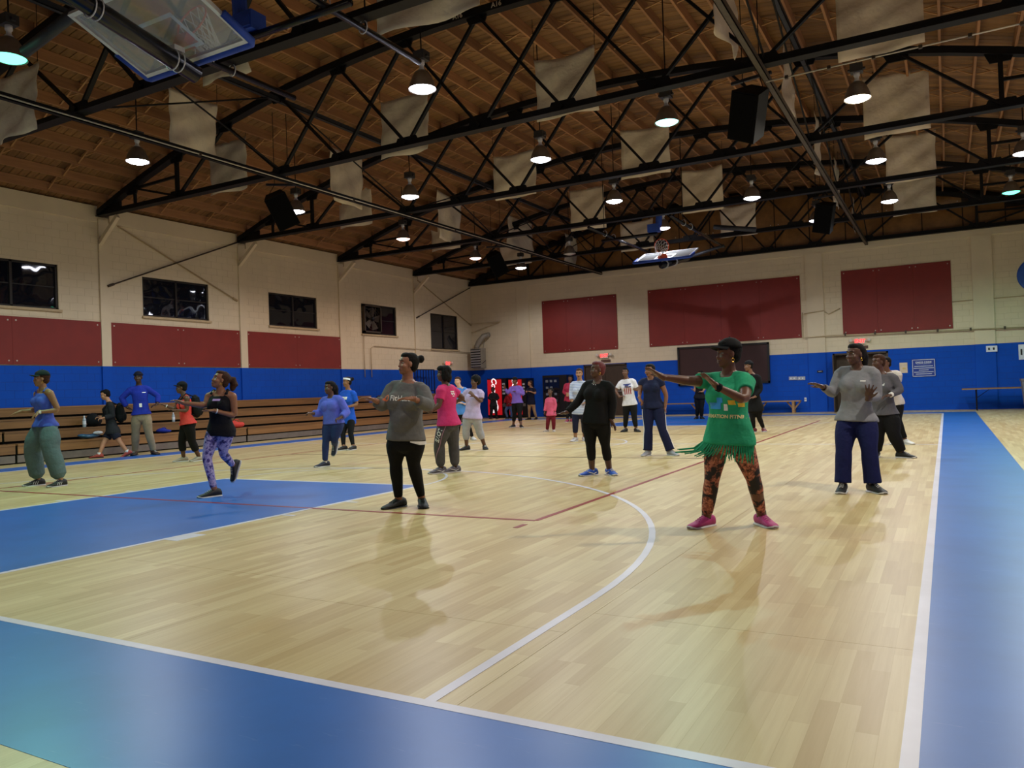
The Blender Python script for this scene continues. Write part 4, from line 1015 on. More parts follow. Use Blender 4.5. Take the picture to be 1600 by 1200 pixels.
def person(S):
    H = S['H']; k = H / 1.65; b = S.get('b', 1.0) * .92; vox = S.get('vox', .012); q = Body()
    ground = atz(S['feet'][0], S['feet'][1], 0.0); D0 = (ground - CAM_C).dot(FWH) + S.get('dD', 0)
    base = Vector((ground.x, ground.y, 0)); t = CAM_C - base; t.z = 0; t.normalize(); l = t.cross(ZUP)
    def fr(a): a = math.radians(a); return t * math.cos(a) + l * math.sin(a)
    def sd(a): a = math.radians(a); return t * -math.sin(a) + l * math.cos(a)
    P = at(S['pel'][0], S['pel'][1], D0 + S.get('pd', 0)); N = at(S['neck'][0], S['neck'][1], D0 + S.get('nd', 0)); Hc = at(S['head'][0], S['head'][1], D0 + S.get('nd', 0) + S.get('hd', -.02))
    ph = S['phi']; pp = S.get('phip', ph); hp = S.get('hphi', ph)
    f1, s1, f0, s0 = fr(ph), sd(ph), fr(pp), sd(pp); up = (N - P).normalized(); TL = (N - P).length
    def tor(u):
        a = min(max(u, 0), 1); f = (f0 * (1 - a) + f1 * a).normalized(); f = (f - up * f.dot(up)).normalized(); s = (s0 * (1 - a) + s1 * a); s = (s - up * s.dot(up) - f * s.dot(f)).normalized()
        return P + up * (TL * u), f, s
    def ring(u, infl, shape_u=None, n=22):
        c, f, s = tor(u); su = u if shape_u is None else shape_u; w = np.interp(su, UT, WT) * k * (b if su < .8 else (1 + (b - 1) * .5)) + infl; d = np.interp(su, UT, DT) * k * b ** 1.15 + infl; c = c + f * (np.interp(su, UT, FO) * k)
        R = []
        for i in range(n):
            a = 2 * math.pi * i / n; ca, sa = math.cos(a), math.sin(a); R.append(c + s * (w * abs(ca) ** .85 * (1 if ca > 0 else -1)) + f * (d * abs(sa) ** .9 * (1 if sa > 0 else -1)))
        return R
    def torso(mb, u0, u1, infl, hem=False, bust=True):
        us = np.linspace(u0, u1, 14); mb.loft([ring(u, infl(u) if callable(infl) else infl, max(u, -.04) if hem else None) for u in us])
        i0 = infl(.5) if callable(infl) else infl
        if u1 > .6:
            bs = S.get('bust', 1.0)
            if bs:
                c, f, s = tor(.645)
                for sg in (-1, 1): mb.ell(c + s * (sg * .07 * k * b) + f * (.075 * k * b), (f * (.068 * k * b * bs + i0), s * (.068 * k * b + i0), up * (.075 * k * b + i0)), 14, 10)
            if b > 1.12: c, f, s = tor(.32); mb.ell(c + f * (.045 * k * b), (f * (.095 * k * b + i0), s * (.12 * k * b + i0), up * (.13 * k * b + i0)), 16, 10)
        if u0 < .02 and not hem:
            c, f, s = tor(-.02)
            for sg in (-1, 1): mb.ell(c + s * (sg * .075 * k * b) - f * (.05 * k * b), (f * (.085 * k * b + i0), s * (.085 * k * b + i0), up * (.1 * k * b + i0)), 14, 10)
    cS, fS, sS = tor(.87); SW = .163 * k * (1 + (b - 1) * .45)
    sh = {'R': cS + sS * SW, 'L': cS - sS * SW}
    def solve(p, px, py, Ln, sg):
        d = ray(px, py).normalized(); v = p - CAM_C; tc = v.dot(d); e = (v - d * tc).length
        off = math.sqrt(max(Ln * Ln - e * e, 0)); off = min(off, Ln * .85); return CAM_C + d * (tc - sg * off)
    arms = {}
    for z in 'RL':
        A = S.get(z + 'A')
        if A is None: continue
        e = solve(sh[z], A[0][0], A[0][1], .172 * H, A[0][2]); w = solve(e, A[1][0], A[1][1], .15 * H, A[1][2])
        tp = solve(w, A[2][0], A[2][1], .1 * H, A[2][2]); arms[z] = (sh[z], e, w, tp, A[3] if len(A) > 3 else {})
    hips = {'R': P + s0 * (.088 * k * b ** .6), 'L': P - s0 * (.088 * k * b ** .6)}; legs = {}
    az = .078 * k
    for z in 'RL':
        G = S[z + 'L']; o = G[3] if len(G) > 3 else {}
        if 'lift' in o:
            A = at(G[1][0], G[1][1], D0 + o['lift'])
        else:
            A = atz(G[1][0], G[1][1], az); DA = (A - CAM_C).dot(FWH); DA = D0 + max(-.28, min(.28, DA - D0)); A = at(G[1][0], G[1][1], DA); A.z = az
        Dh = (hips[z] - CAM_C).dot(FWH); Da = (A - CAM_C).dot(FWH); kn = at(G[0][0], G[0][1], (Dh + Da) / 2 - o.get('kf', .05) * (1 if 'kf' in o else f0.dot(t)))
        g = fr(G[2]); u_ = ZUP
        if 'pitch' in o: a = math.radians(o['pitch']); g, u_ = g * math.cos(a) - ZUP * math.sin(a), ZUP * math.cos(a) + g * math.sin(a)
        legs[z] = (hips[z], kn, A, g, u_)
    def legpts(z, q0, q1, n=13):
        h, kn, A, g, u_ = legs[z]; out = []
        for v in np.linspace(q0, q1, n):
            p = h.lerp(kn, v) if v < 1 else kn.lerp(A, v - 1)
            sm = max(0, .12 - abs(v - 1)) ; p = p + (h.lerp(A, .5) - kn) * sm * .5
            r = np.interp(v, [0, .25, .5, .8, 1, 1.25, 1.6, 2], [.083 * b, .093 * b, .083 * b, .067 * b ** .8, .056 * b ** .6, .058 * b ** .7, .047 * b ** .6, .037 * b ** .3]) * k
            out.append((p, r, v))
        return out
    def armpts(z, q0, q1, n=10):
        a, e, w, tp, o = arms[z]; out = []
        for v in np.linspace(q0, q1, n):
            p = a.lerp(e, v) if v < 1 else e.lerp(w, v - 1)
            r = np.interp(v, [0, .3, .7, 1, 1.2, 1.6, 2], [.056 * b ** .8, .05 * b ** .9, .044 * b ** .8, .038 * b ** .5, .038 * b ** .5, .031, .0255]) * k; out.append((p, r, v))
        return out
    fh = fr(hp); pit = math.radians(S.get('hpitch', 0)); uh = (ZUP + (N - P).normalized() * .3 + sd(hp) * S.get('htilt', 0)).normalized(); fh = (fh - uh * fh.dot(uh)).normalized(); fh, uh = fh * math.cos(pit) + uh * math.sin(pit), uh * math.cos(pit) - fh * math.sin(pit); shd = -fh.cross(uh) * -1.0
    shd = fh.cross(uh)   # person's right
    root = thing('person', S['label'], 'person', base)
    # body, one continuous skin surface
    mb = MB(); torso(mb, -.2, 1.04, -.004)
    mb.tube([N - up * .05 * k, N.lerp(Hc, .5), Hc - uh * .03 * k - fh * .02 * k], [.062 * k * b ** .4, .05 * k * b ** .3, .052 * k], 12)
    hk = k * S.get('hs', .95) * (1.0 if H > 1.4 else 1.22)
    head_geo(mb, Hc, fh, shd, uh, hk)
    for z in arms:
        sgn = 1 if z == 'R' else -1
        mb.tube([cS + sS * (sgn * .06 * k) + up * .03, sh[z] + up * .0], [.06 * k, .056 * k * b ** .7], 10); mb.ell(sh[z], (up * .055 * k * b ** .6, sS * .055 * k * b ** .6, fS * .055 * k * b ** .6), 12, 8)
        ap = armpts(z, 0, 2); mb.tube([p for p, r, v in ap], [r for p, r, v in ap], 12)
        o = arms[z][4]; pn = o.get('pn', (0, 0, -1)); pnv = t * pn[1] + l * pn[0] + ZUP * pn[2]; d = (arms[z][3] - arms[z][2]).normalized()
        hand(mb, arms[z][2], arms[z][3], pnv, k * 1.02, o.get('curl', .3), o.get('splay', .1), sgn * o.get('flip', 1))
    for z in 'RL':
        lp = legpts(z, 0, 2); mb.tube([p for p, r, v in lp], [r for p, r, v in lp], 14); A, g, u_ = legs[z][2:]; mb.tube([A, A - u_ * .035 * k + g * .02 * k, A - u_ * .048 * k + g * .13 * k], [.036 * k, .034 * k, .022 * k], 10)
    sk = S.get('skin', '#5a3a2a'); body = link('body', setmat(remesh(mb, vox, 2, base), skin(sk)), root)
    if S.get('face', 0):
        for sg in (-1, 1):
            e = Hc + fh * (.066 * hk) + shd * (sg * .031 * hk) + uh * (.006 * hk) - base
            eo = MB().ell(e, (fh * .0135 * hk, shd * .0155 * hk, uh * .009 * hk), 10, 6).ell(e + fh * .009 * hk + shd * 0, (fh * .0055 * hk, shd * .0062 * hk, uh * .0066 * hk), 8, 5, 1).build('eye', [M_EYEW, M_IRIS], body, True)
            a = Hc + fh * (.087 * hk) + shd * (sg * .012 * hk) + uh * (.030 * hk) - base; c = Hc + fh * (.074 * hk) + shd * (sg * .05 * hk) + uh * (.031 * hk) - base
            MB().tube([a, (a + c) / 2 + uh * .006 + fh * .004, c], [.004, .005, .003], 6).build('eyebrow', M_HAIR, body)
        MB().ell(Hc + fh * (.088 * hk) - uh * (.06 * hk) - base, (fh * .009 * hk, shd * .024 * hk, uh * .007 * hk), 12, 6).ell(Hc + fh * (.086 * hk) - uh * (.072 * hk) - base, (fh * .009 * hk, shd * .021 * hk, uh * .008 * hk), 12, 6).build('lips', plain('lip_' + sk[1:], S.get('lip', '#58302c'), 0.4), body, True)
    # shirt
    tp = S['top']; lo = tp.get('loose', .012); cv = max(vox, .011); mb = MB(); u0 = tp.get('hem', -.12); fl_ = tp.get('flare', 0.0)
    w0 = np.interp(-.04, UT, WT) * k * b + lo; xw = max(0, (.088 * b ** .6 + .09 * b) * k + min(S['bot'].get('loose', .007), .02) + (.016 if S['bot'].get('loose', .007) > .012 else .005) - w0) if u0 < .03 else 0
    torso(mb, u0, tp.get('neck', .97 if tp.get('collar', 1) else .93), lambda u: lo * (.4 if u > .8 else 1) + max(0, (.35 - u)) * fl_ + xw * min(1, max(0, (.16 - u) / .2)), True)
    if tp.get('collar', 1) and tp.get('neck', .97) > .96: mb.tube([N - up * .06 * k, N + up * .005 * k], [.075 * k, .062 * k], 14)
    for z in arms:
        sgn = 1 if z == 'R' else -1; sl = tp.get('sleeve', .6)
        if sl > 0:
            mb.tube([cS + sS * (sgn * .05 * k) + up * .025, sh[z] + up * .012], [.064 * k, .06 * k * b ** .7 + lo * .2], 12); mb.ell(sh[z] + up * .0, tuple(a * (.058 * k * b ** .6 + lo * .25) for a in (up, sS, fS)), 12, 8)
            ap = armpts(z, 0, sl, 12); mb.tube([p for p, r, v in ap], [r + lo * .5 + tp.get('sflare', .004) * v + .005 for p, r, v in ap], 14)
        else: mb.tube([cS + sS * (sgn * .10 * k) + up * .02 + fS * .05 * k, cS + sS * (sgn * .09 * k) + up * .072 * k, cS + sS * (sgn * .10 * k) + up * .02 - fS * .05 * k], [.031 * k] * 3, 10)
    tm = tp['mat']; shirt_me = setmat(remesh(mb, cv, 3, base, tp.get('wr', .009), 12.0, S.get('seed', 0)), tm); shirt = link(tp.get('name', 'shirt'), shirt_me, root)
    # trousers
    bt = S['bot']; lo2 = bt.get('loose', .007); mb = MB(); torso(mb, -.2, bt.get('waist', .08), lambda u: min(lo2 + .003, .009))
    for z in 'RL':
        lp = legpts(z, 0.0, bt.get('len', 1.93), 16)
        def ex(v): return min(lo2, .008) + max(0, lo2 - .008) * min(1, v / .6) + bt.get('flare', 0) * max(0, v - 1) ** 1.5 - bt.get('cuff', 0) * max(0, v - bt.get('len', 1.93) + .12) / .12
        mb.tube([p for p, r, v in lp], [max(r + ex(v), .03 * k) for p, r, v in lp], 16)
    c, f, s = tor(-.17); mb.ell(c + up * .02, (s * .1 * k * b, f * .09 * k * b, up * .07 * k), 12, 8)
    pants = link(bt.get('name', 'trousers'), setmat(remesh(mb, cv, 3, base, bt.get('wr', .005), 10.0, S.get('seed', 0) + 5), bt['mat']), root)
    # shoes
    sh_ = S['shoe']; shoes = {}
    for z in 'RL':
        A, g, u_ = legs[z][2:]; upm, so = shoe_geo(A - base, g, u_, k * sh_.get('k', 1.13), 0); s_ = upm.build('shoe', sh_['mat'], root, True); so.build('sole', sh_.get('sole', M_SOLEW), s_, True); shoes[z] = s_
        x = g.cross(u_).normalized()
        if sh_.get('socks'): MB().tube([A - base - u_ * .01, A - base + u_ * .045 * k], [.042 * k, .039 * k], 12).build('sock', sh_['socks'], root, True)
        if S.get('face', 0):
            lc = MB()
            for j in range(4):
                c0 = A - base + g * ((.045 + .022 * j) * k) + u_ * ((.012 - .009 * j - .002) * k); lc.tube([c0 - x * .02 * k, c0 + u_ * .007, c0 + x * .02 * k], .0035, 5)
            lc.build('laces', sh_.get('lace', M_SOLEW), s_)
        if sh_.get('mark'):
            for sg in (-1, 1):
                mk = MB(); kk = k * sh_.get('k', 1.13)
                if sh_['mark'] == 'stripes':
                    for j in range(3): c0 = A - base + g * ((.03 + .025 * j) * kk) + x * (sg * .041 * kk); mk.bar(c0 - u_ * .05 * kk, c0 - u_ * .012 * kk - g * .018, .006, .011, x)
                else:
                    pts = [(-.04, -.028), (.0, -.046), (.05, -.03), (.1, -.012)]; pts = [A - base + g * (a * kk) + x * (sg * (.042 + .002 * (a > .03)) * kk) + u_ * (c * kk) for a, c in pts]; mk.tube(pts, [.003, .008, .006, .002], 6)
                mk.build('shoe_mark', M_SOLEW if sh_.get('mmat') is None else sh_['mmat'], s_)
    # hair and headwear
    def HP(a, c, e): return Hc + fh * (a * hk) + shd * (c * hk) + uh * (e * hk) - base
    def HE(m_, p, r, n1=14, n2=10): m_.ell(HP(*p), (fh * r[0] * hk, shd * r[1] * hk, uh * r[2] * hk), n1, n2)
    hm = S.get('hairmat', M_HAIR); hs = S.get('hair', 'back'); m_ = MB(); hv = max(vox * .9, .008)
    if hs != 'none':
        HE(m_, (-.032, 0, .04), (.098, .084, .09), 18, 12); HE(m_, (-.05, 0, -.01), (.07, .074, .075)); HE(m_, (.012, 0, .085), (.07, .066, .04))
        if hs == 'bun': HE(m_, (-.145, 0, .07), (.042, .045, .045))
        if hs == 'pony':
            m_.tube([HP(-.1, 0, .05), HP(-.15, 0, .06), HP(-.19, 0, 0), HP(-.19, 0, -.09)], [.03, .05, .05, .02], 10)
        if hs == 'braids': m_.tube([HP(-.09, 0, .03), HP(-.12, 0, -.03), HP(-.12, 0, -.12), HP(-.1, 0, -.2)], [.06, .055, .045, .025], 10)
        if hs == 'bob':
            for sg in (-1, 1): HE(m_, (-.02, sg * .07, -.03), (.06, .03, .095))
            HE(m_, (-.07, 0, -.05), (.055, .08, .09)); HE(m_, (.03, 0, .08), (.07, .075, .05))
        if hs == 'afro': HE(m_, (-.03, 0, .05), (.118, .108, .108)); HE(m_, (-.06, 0, .0), (.09, .098, .09))
        if hs == 'long':
            HE(m_, (-.07, 0, -.09), (.045, .08, .13)); HE(m_, (-.05, 0, -.02), (.06, .088, .1))
        link('hair', setmat(remesh(m_, hv, 1, None, .006 if hs in ('afro', 'bob', 'pony') else .003, 70.0, 3), hm), root)
    hat = S.get('hat')
    if hat in ('cap', 'beanie'):
        hm2 = S['hatmat']; m_ = MB(); rings = []
        for e in np.linspace(0, 1, 7):
            a = e * math.pi / 2 * .98; rr = math.cos(a); zz = S.get('capz', .05) + .092 * math.sin(a)
            rings.append([HP(-.022 + .108 * rr * math.cos(w), .09 * rr * math.sin(w), zz) for w in np.linspace(0, 2 * math.pi, 21)[:-1]])
        m_.loft(rings); c_ = m_.build('cap' if hat == 'cap' else 'beanie', hm2, root, True)
        if hat == 'cap':
            bm_ = MB(); V = []; F = []; n = 9
            for j in range(4):
                for i in range(n):
                    w = (i / (n - 1) - .5) * 2.3; rr = 1 + j * .27; V.append(HP(-.022 + (.1 + j * .026) * math.cos(w) + .0 , .085 * math.sin(w) * (1 + .04 * j), S.get('capz', .05) + .012 + .001 * j - .012 * abs(math.sin(w)) ** 2 * j))
            V2 = [v_ - uh * .005 for v_ in V]; nn = len(V)
            for j in range(3):
                for i in range(n - 1): a = j * n + i; F.append((a, a + 1, a + n + 1, a + n)); F.append((nn + a, nn + a + n, nn + a + n + 1, nn + a + 1))
            for i in range(n - 1): a = 3 * n + i; F.append((a, a + 1, nn + a + 1, nn + a))
            bm_.add(V + V2, F).build('brim', hm2, c_, True); HEo = MB(); HE(HEo, (-.022, 0, S.get('capz', .05) + .094), (.008, .008, .005), 8, 5); HEo.build('button', hm2, c_)
        else:
            MB().loft([[HP(-.022 + .113 * math.cos(w), .095 * math.sin(w), zz) for w in np.linspace(0, 2 * math.pi, 21)[:-1]] for zz in (.045, .075)]).build('fold', hm2, c_, True)
    if hat == 'headband':
        MB().loft([[HP(-.015 + (.106 - o) * math.cos(w), (.088 - o) * math.sin(w), zz + .02 * math.cos(w)) for w in np.linspace(0, 2 * math.pi, 25)[:-1]] for (zz, o) in ((.045, 0), (.085, .006), (.085, .016), (.045, .014))], cap=False).build('headband', S['hatmat'], root, True)
    if S.get('ear'):
        for sg in (-1, 1): MB().tube([HP(.0 + .012 * math.cos(w), sg * .086, -.055 + .016 * math.sin(w)) for w in np.linspace(0, 2 * math.pi, 11)], .003, 5).build('earring', M_GOLD, root)
    q.root, q.base, q.tor, q.fr, q.sd, q.up, q.shirt, q.pants, q.arms, q.legs, q.legpts, q.HP, q.k, q.b, q.ring, q.shoes, q.N, q.t, q.l, q.TL = root, base, tor, fr, sd, up, shirt, pants, arms, legs, legpts, HP, k, b, ring, shoes, N, t, l, TL
    return q
def bvh_of(o): me = o.data; return BVHTree.FromPolygons([v.co for v in me.vertices], [p.vertices for p in me.polygons])
def wrap_mesh(q, cloth_o, me, mat, centre, dirv, upv, name, lift=.003):
    """lay flat print onto a garment: vertices are dropped along -dirv onto the cloth"""
    bv = bvh_of(cloth_o); dirv = dirv.normalized(); ax = upv.cross(dirv).normalized(); ay = dirv.cross(ax); c = centre - q.base; last = None
    for v in me.vertices:
        o = c + ax * v.co.x + ay * v.co.y + dirv * .5; h = bv.ray_cast(o, -dirv, 1.0)
        if h[0] is not None: v.co = h[0] + dirv * lift; last = v.co.copy()
        else: v.co = last if last is not None else c + dirv * .1
    setmat(me, mat); return link(name, me, cloth_o)
def print_text(q, o, txt, size, mat, u, ang, side=0.0, name='lettering', bold=.001, rot=0.0):
    me = text_mesh(txt, size, bold=bold); me.transform(Matrix.Rotation(rot, 4, 'Z')); c, f, s = q.tor(u); d = q.fr(ang); return wrap_mesh(q, o, me, mat, c + s * side, d, q.up, name)
def grid(w, h, n, m, cx=0, cy=0):
    me = bpy.data.meshes.new('print'); me.from_pydata([(cx + w * (i / n - .5), cy + h * (j / m - .5), 0) for i in range(n + 1) for j in range(m + 1)], [], [(i * (m + 1) + j, (i + 1) * (m + 1) + j, (i + 1) * (m + 1) + j + 1, i * (m + 1) + j + 1) for i in range(n) for j in range(m)]); return me
def bracelet(q, z, mat, name, r=.03, w=.02, pos=.96, face=None):
    a, e, wv, tp, o = q.arms[z]; c = e.lerp(wv, pos) - q.base; d = (wv - e).normalized(); b_ = MB().tube([c - d * w / 2, c + d * w / 2], r * q.k, 14).build(name, mat, q.root, True)
    if face: MB().box(c + q.t * r * q.k * 1.05, (.03, .012, .035), Matrix((q.l, q.t, ZUP)).transposed()).build('watch_face', face, b_)
def print_on(q, o, me, mat, u, ang, side=0.0, name='print'):
    c, f, s = q.tor(u); return wrap_mesh(q, o, me, mat, c + s * side, q.fr(ang), q.up, name)
def floral():
    m, nt, b = newmat('floral_leggings'); v = coord(nt)
    vo = nt.nodes.new('ShaderNodeTexVoronoi'); vo.inputs['Scale'].default_value = 13.0; vo.inputs['Randomness'].default_value = 0.9
    nz = nt.nodes.new('ShaderNodeTexNoise'); nz.inputs['Scale'].default_value = 14; nt.links.new(v, nz.inputs['Vector'])
    add = nt.nodes.new('ShaderNodeMix'); add.data_type = 'RGBA'; add.inputs[0].default_value = .12; nt.links.new(v, add.inputs[6]); nt.links.new(nz.outputs[1], add.inputs[7]); nt.links.new(add.outputs[2], vo.inputs['Vector'])
    pet = noise(nt, v, 42.0, 3.0, .7)
    c1 = ramp(nt, pet, [(0.36, lin('#2a1512')), (0.47, lin('#94503e')), (0.62, lin('#cf8468'))])
    msk = ramp(nt, vo.outputs['Distance'], [(0.5, (1, 1, 1, 1)), (0.66, (0, 0, 0, 1))])
    nt.links.new(mixc(nt, lin('#17131a'), c1, msk), b.inputs['Base Color']); b.inputs['Roughness'].default_value = .7; return m
def marble(name, stops, sc):
    m, nt, b = newmat(name); v = coord(nt); f = noise(nt, v, sc, 5.0, .65); nt.links.new(ramp(nt, f, [(p, lin(c)) for p, c in stops]), b.inputs['Base Color']); b.inputs['Roughness'].default_value = .7; return m
def stripes(name, c1, c2, sc):
    m, nt, b = newmat(name); v = coord(nt); w = nt.nodes.new('ShaderNodeTexWave'); w.bands_direction = 'Z'; w.inputs['Scale'].default_value = sc; nt.links.new(v, w.inputs[0]); nt.links.new(ramp(nt, w.outputs[1], [(.45, lin(c1)), (.55, lin(c2))]), b.inputs['Base Color']); b.inputs['Roughness'].default_value = .9; return m
M_SOLEW = plain('white_rubber', '#c9c7c6', 0.5); M_SOLEB = plain('black_rubber', '#0d0d0f', 0.5)
M_PRW = plain('white_print', '#e6e4e2', 0.7); M_PRO = plain('orange_print', '#c4623a', 0.7); M_PRGOLD = plain('cream_print', '#d9c98f', 0.6); M_PRB = plain('cyan_print', '#2f8fd8', 0.6); M_PRY = plain('yellow_print', '#d8b22c', 0.6)
M_BLKT = cloth('black_knit', '#0b0b0d', wr=.25); M_CAPB = cloth('black_cap_cloth', '#0d0e12', wr=.1)
BLKSHOE = dict(mat=plain('black_shoe', '#0f0f12', .6), sole=M_SOLEB); BLKW = dict(mat=MATS['black_shoe'], sole=M_SOLEW)
# ---- the people, from the camera's pixel positions of their joints
GT = cloth('grey_marl', '#636262', wr=.3); G2 = cloth('light_grey_knit', '#83848a', wr=.3)
# woman in the green fringed shirt
g = person(dict(label='woman in green fringed shirt, floral leggings and pink shoes with arms pushed out', H=1.60, b=1.12, vox=.0068, face=1, seed=1, feet=(1146, 830), phi=38, phip=18, hphi=62, head=(1137, 553), neck=(1140, 583), pel=(1138, 684),
 RA=((1074, 595, 1), (1035, 589, .6), (1006, 571, .3), dict(pn=(.3, .2, -1), curl=.1)), LA=((1163, 625, 1), (1120, 604, 1), (1089, 575, .2), dict(pn=(.9, .3, -.3), curl=.15, splay=.14)),
 RL=((1112, 752), (1104, 808), 42), LL=((1178, 750), (1190, 806), -28), skin='#5c3a2c', top=dict(mat=cloth('green_tee', '#2a9d72', wr=.35), sleeve=.55, collar=0, loose=.022, hem=-.1, flare=.05), bot=dict(mat=floral(), len=1.86, loose=.004, name='leggings'),
 shoe=dict(mat=plain('pink_shoe', '#b8397e', .6), sole=M_SOLEW, lace=plain('pink_lace', '#c96a9c', .6), socks=plain('dark_sock', '#2a2126', .8)), hair='back', hat='cap', hatmat=M_CAPB, ear=1))
print_text(g, g.shirt, 'FORMATION FITNESS', .038, M_PRGOLD, .34, 22, -.01, bold=.0015)
for (w, h, cx, cy, m_) in ((.1, .05, -.06, 0, M_PRB), (.05, .04, -.02, .045, M_PRB), (.03, .05, .03, -.01, M_PRW), (.05, .035, .08, .03, M_PRY), (.03, .03, .13, .01, M_PRY)):
    print_on(g, g.shirt, grid(w, h, 5, 4, cx, cy), m_, .5, 22, 0, 'print_patch')
bracelet(g, 'L', M_BLKT, 'watch', .033, .03, .93, M_BLK)
fm = MB(); rnd = random.Random(4)
for i in range(64):
    a = i / 64 * 2 * math.pi; c, f, s = g.tor(-.1); w = np.interp(-.02, UT, WT) * g.k * g.b + .03; d = np.interp(-.02, UT, DT) * g.k * g.b ** 1.15 + .03
    p0 = c + s * (w * math.cos(a)) + f * (d * math.sin(a)) - f * .018 * g.k - g.base + ZUP * .02; out = (s * math.cos(a) + f * math.sin(a)); sw = g.l * (.16 * max(0, out.dot(g.l)) ** 1.5 + .02)
    ln = rnd.uniform(.11, .17); p1 = p0 + sw * .45 - ZUP * ln * .5 + out * .01; p2 = p0 + sw * 1.15 - ZUP * ln * (1 - .45 * max(0, out.dot(g.l))) + out * rnd.uniform(0, .03) + g.l * rnd.uniform(-.015, .015)
    fm.tube([p0, p1, p2], [.0075, .006, .004], 5)
fm.build('fringe', MATS['green_tee'], g.shirt)
# woman in the grey sweatshirt
g = person(dict(label='woman in grey sweatshirt and black leggings with a hair bun, arms raised', H=1.64, b=1.24, vox=.0068, face=1, seed=2, feet=(637, 798), phi=34, phip=22, hphi=68, hpitch=6, head=(637, 569), neck=(637, 596), pel=(634, 686),
 RA=((598, 634, .4), (587, 626, .5), (563, 618, .4), dict(pn=(-.1, .1, -1), curl=.35)), LA=((670, 634, .7), (646, 623, 1), (617, 622, .3), dict(pn=(0, .1, -1), curl=.3)),
 RL=((618, 724), (623, 777), 50), LL=((646, 724), (659, 774), -5), skin='#7d5442', top=dict(mat=GT, sleeve=1.72, loose=.02, hem=-.02, sflare=.008, name='sweatshirt', wr=.009), bot=dict(mat=M_BLKT, len=1.9, loose=.004, name='leggings', wr=.003), shoe=dict(BLKSHOE, k=1.18, lace=M_SOLEB), hair='bun'))
print_text(g, g.shirt, 'FitHead', .072, M_PRW, .71, 30, -.02, bold=.001); me = MB().lathe([(.02, 0), (.034, 0)], seg=16).mesh('logo', M_PRO); me.transform(Matrix.Translation((-.16, 0, 0))); wrap_mesh(g, g.shirt, me, M_PRO, g.tor(.71)[0] + g.tor(.71)[2] * -.02, g.fr(30), g.up, 'logo_ring')
c, f, s = g.tor(-.03); hm_ = MB().loft([g.ring(u, .02, -.02) for u in (-.08, -.02)]); hm_.v = [tuple(Vector(p) - g.base) for p in hm_.v]; nr = len(hm_.v) // 2; hm_.v = [tuple(Vector(hm_.v[i + nr]).lerp(Vector(hm_.v[i]), min(1, max(0, -(Vector(hm_.v[i]) + g.base - g.tor(0)[0]).dot(g.l) / .13)))) if i < nr else hm_.v[i] for i in range(2 * nr)]; hm_.f = [q_ for q_ in hm_.f if len(q_) == 4 and (sum((Vector(hm_.v[i]) for i in q_), Vector()) / 4 + g.base - g.tor(0)[0]).dot(g.l) < -.03]; hm_.m = [0] * len(hm_.f); hm_.build('undershirt_hem', cloth('white_cotton', '#d6d3d0'), g.root, True)
# woman in pink tee and grey sweatpants
g = person(dict(label='woman in pink tee and grey sweatpants lettered down the leg, seen from behind', H=1.64, b=1.12, vox=.008, face=1, seed=3, feet=(698, 741), phi=118, phip=112, hphi=88, head=(693, 584), neck=(697, 602), pel=(700, 661),
 LA=((686, 634, .3), (672, 643, .3), (664, 641, 0), {}), RA=((724, 622, -.2), (712, 628, -.6), (704, 622, -.2), {}),
 LL=((686, 694), (689, 731), 62), RL=((709, 694), (711, 729), 70), skin='#4a2f24', top=dict(mat=cloth('pink_tee', '#c8336e'), sleeve=.6, loose=.024, hem=-.06), bot=dict(mat=cloth('charcoal_sweat', '#4c4a4c'), len=1.9, loose=.024, cuff=.015, name='sweatpants', wr=.006), shoe=dict(mat=plain('grey_shoe', '#5d5862', .6), sole=M_SOLEW, mark='swoosh', socks=M_BLKT), hair='bob'))
[print_on(g, g.shirt, grid(w_, h_, 4, 2, x_, 0), M_PRW, u_, -48, 0, 'back_print') for (w_, h_, x_, u_) in ((.09, .012, 0, .83), (.03, .03, -.025, .77), (.03, .03, .025, .77), (.05, .012, 0, .71))]
h_, kn = g.legs['L'][0], g.legs['L'][1]; me = text_mesh('LOVE', .09, bold=.003); me.transform(Matrix.Rotation(-math.pi/2, 4, 'Z')); wrap_mesh(g, g.pants, me, M_PRW, h_.lerp(kn, .55), (g.t * .85 + g.l * .5), (h_ - kn).normalized(), 'lettering')
for off in (.055, -.055):
    me = grid(.008, .62, 1, 24, off, -.03); wrap_mesh(g, g.pants, me, plain('pink_piping', '#a77b92', .7), h_.lerp(kn, .75), (g.t * .85 + g.l * .5), (h_ - kn).normalized(), 'side_stripe')
# woman in black with red hair
g = person(dict(label='woman in black top and capri leggings with red hair and bright blue shoes', H=1.60, b=1.18, vox=.0075, face=1, seed=4, feet=(935, 746), phi=30, phip=22, hphi=62, hpitch=4, head=(933, 578), neck=(935, 596), pel=(931, 655),
 RA=((903, 628, .3), (886, 644, .5), (869, 648, .2), dict(pn=(0, 0, 1), curl=.15)), LA=((958, 628, -.1), (955, 656, .4), (963, 671, .3), dict(pn=(.3, .4, -1), curl=.15, splay=.16)),
 RL=((923, 696), (925, 729), 58), LL=((946, 696), (952, 729), -22), skin='#4a3026', top=dict(mat=M_BLKT, collar=0, sleeve=1.95, loose=.012, hem=-.12, wr=.003), bot=dict(mat=cloth('black_capri', '#0c0c0f', wr=.2), len=1.55, loose=.006, name='capri_leggings'), shoe=dict(mat=plain('royal_shoe', '#1f4fb5', .6), sole=M_SOLEW, mark='swoosh', socks=M_PRW), hair='back', hairmat=M_HAIRR, ear=1))
c = g.N - g.base; m_ = MB()
for a in np.linspace(0, 2 * math.pi, 18): m_.ell(c + g.l * (.085 * math.cos(a)) + g.t * (.085 * math.sin(a)) - ZUP * (.02 + .03 * max(0, math.sin(a))), (g.l * .009, g.t * .009, ZUP * .009), 6, 4)
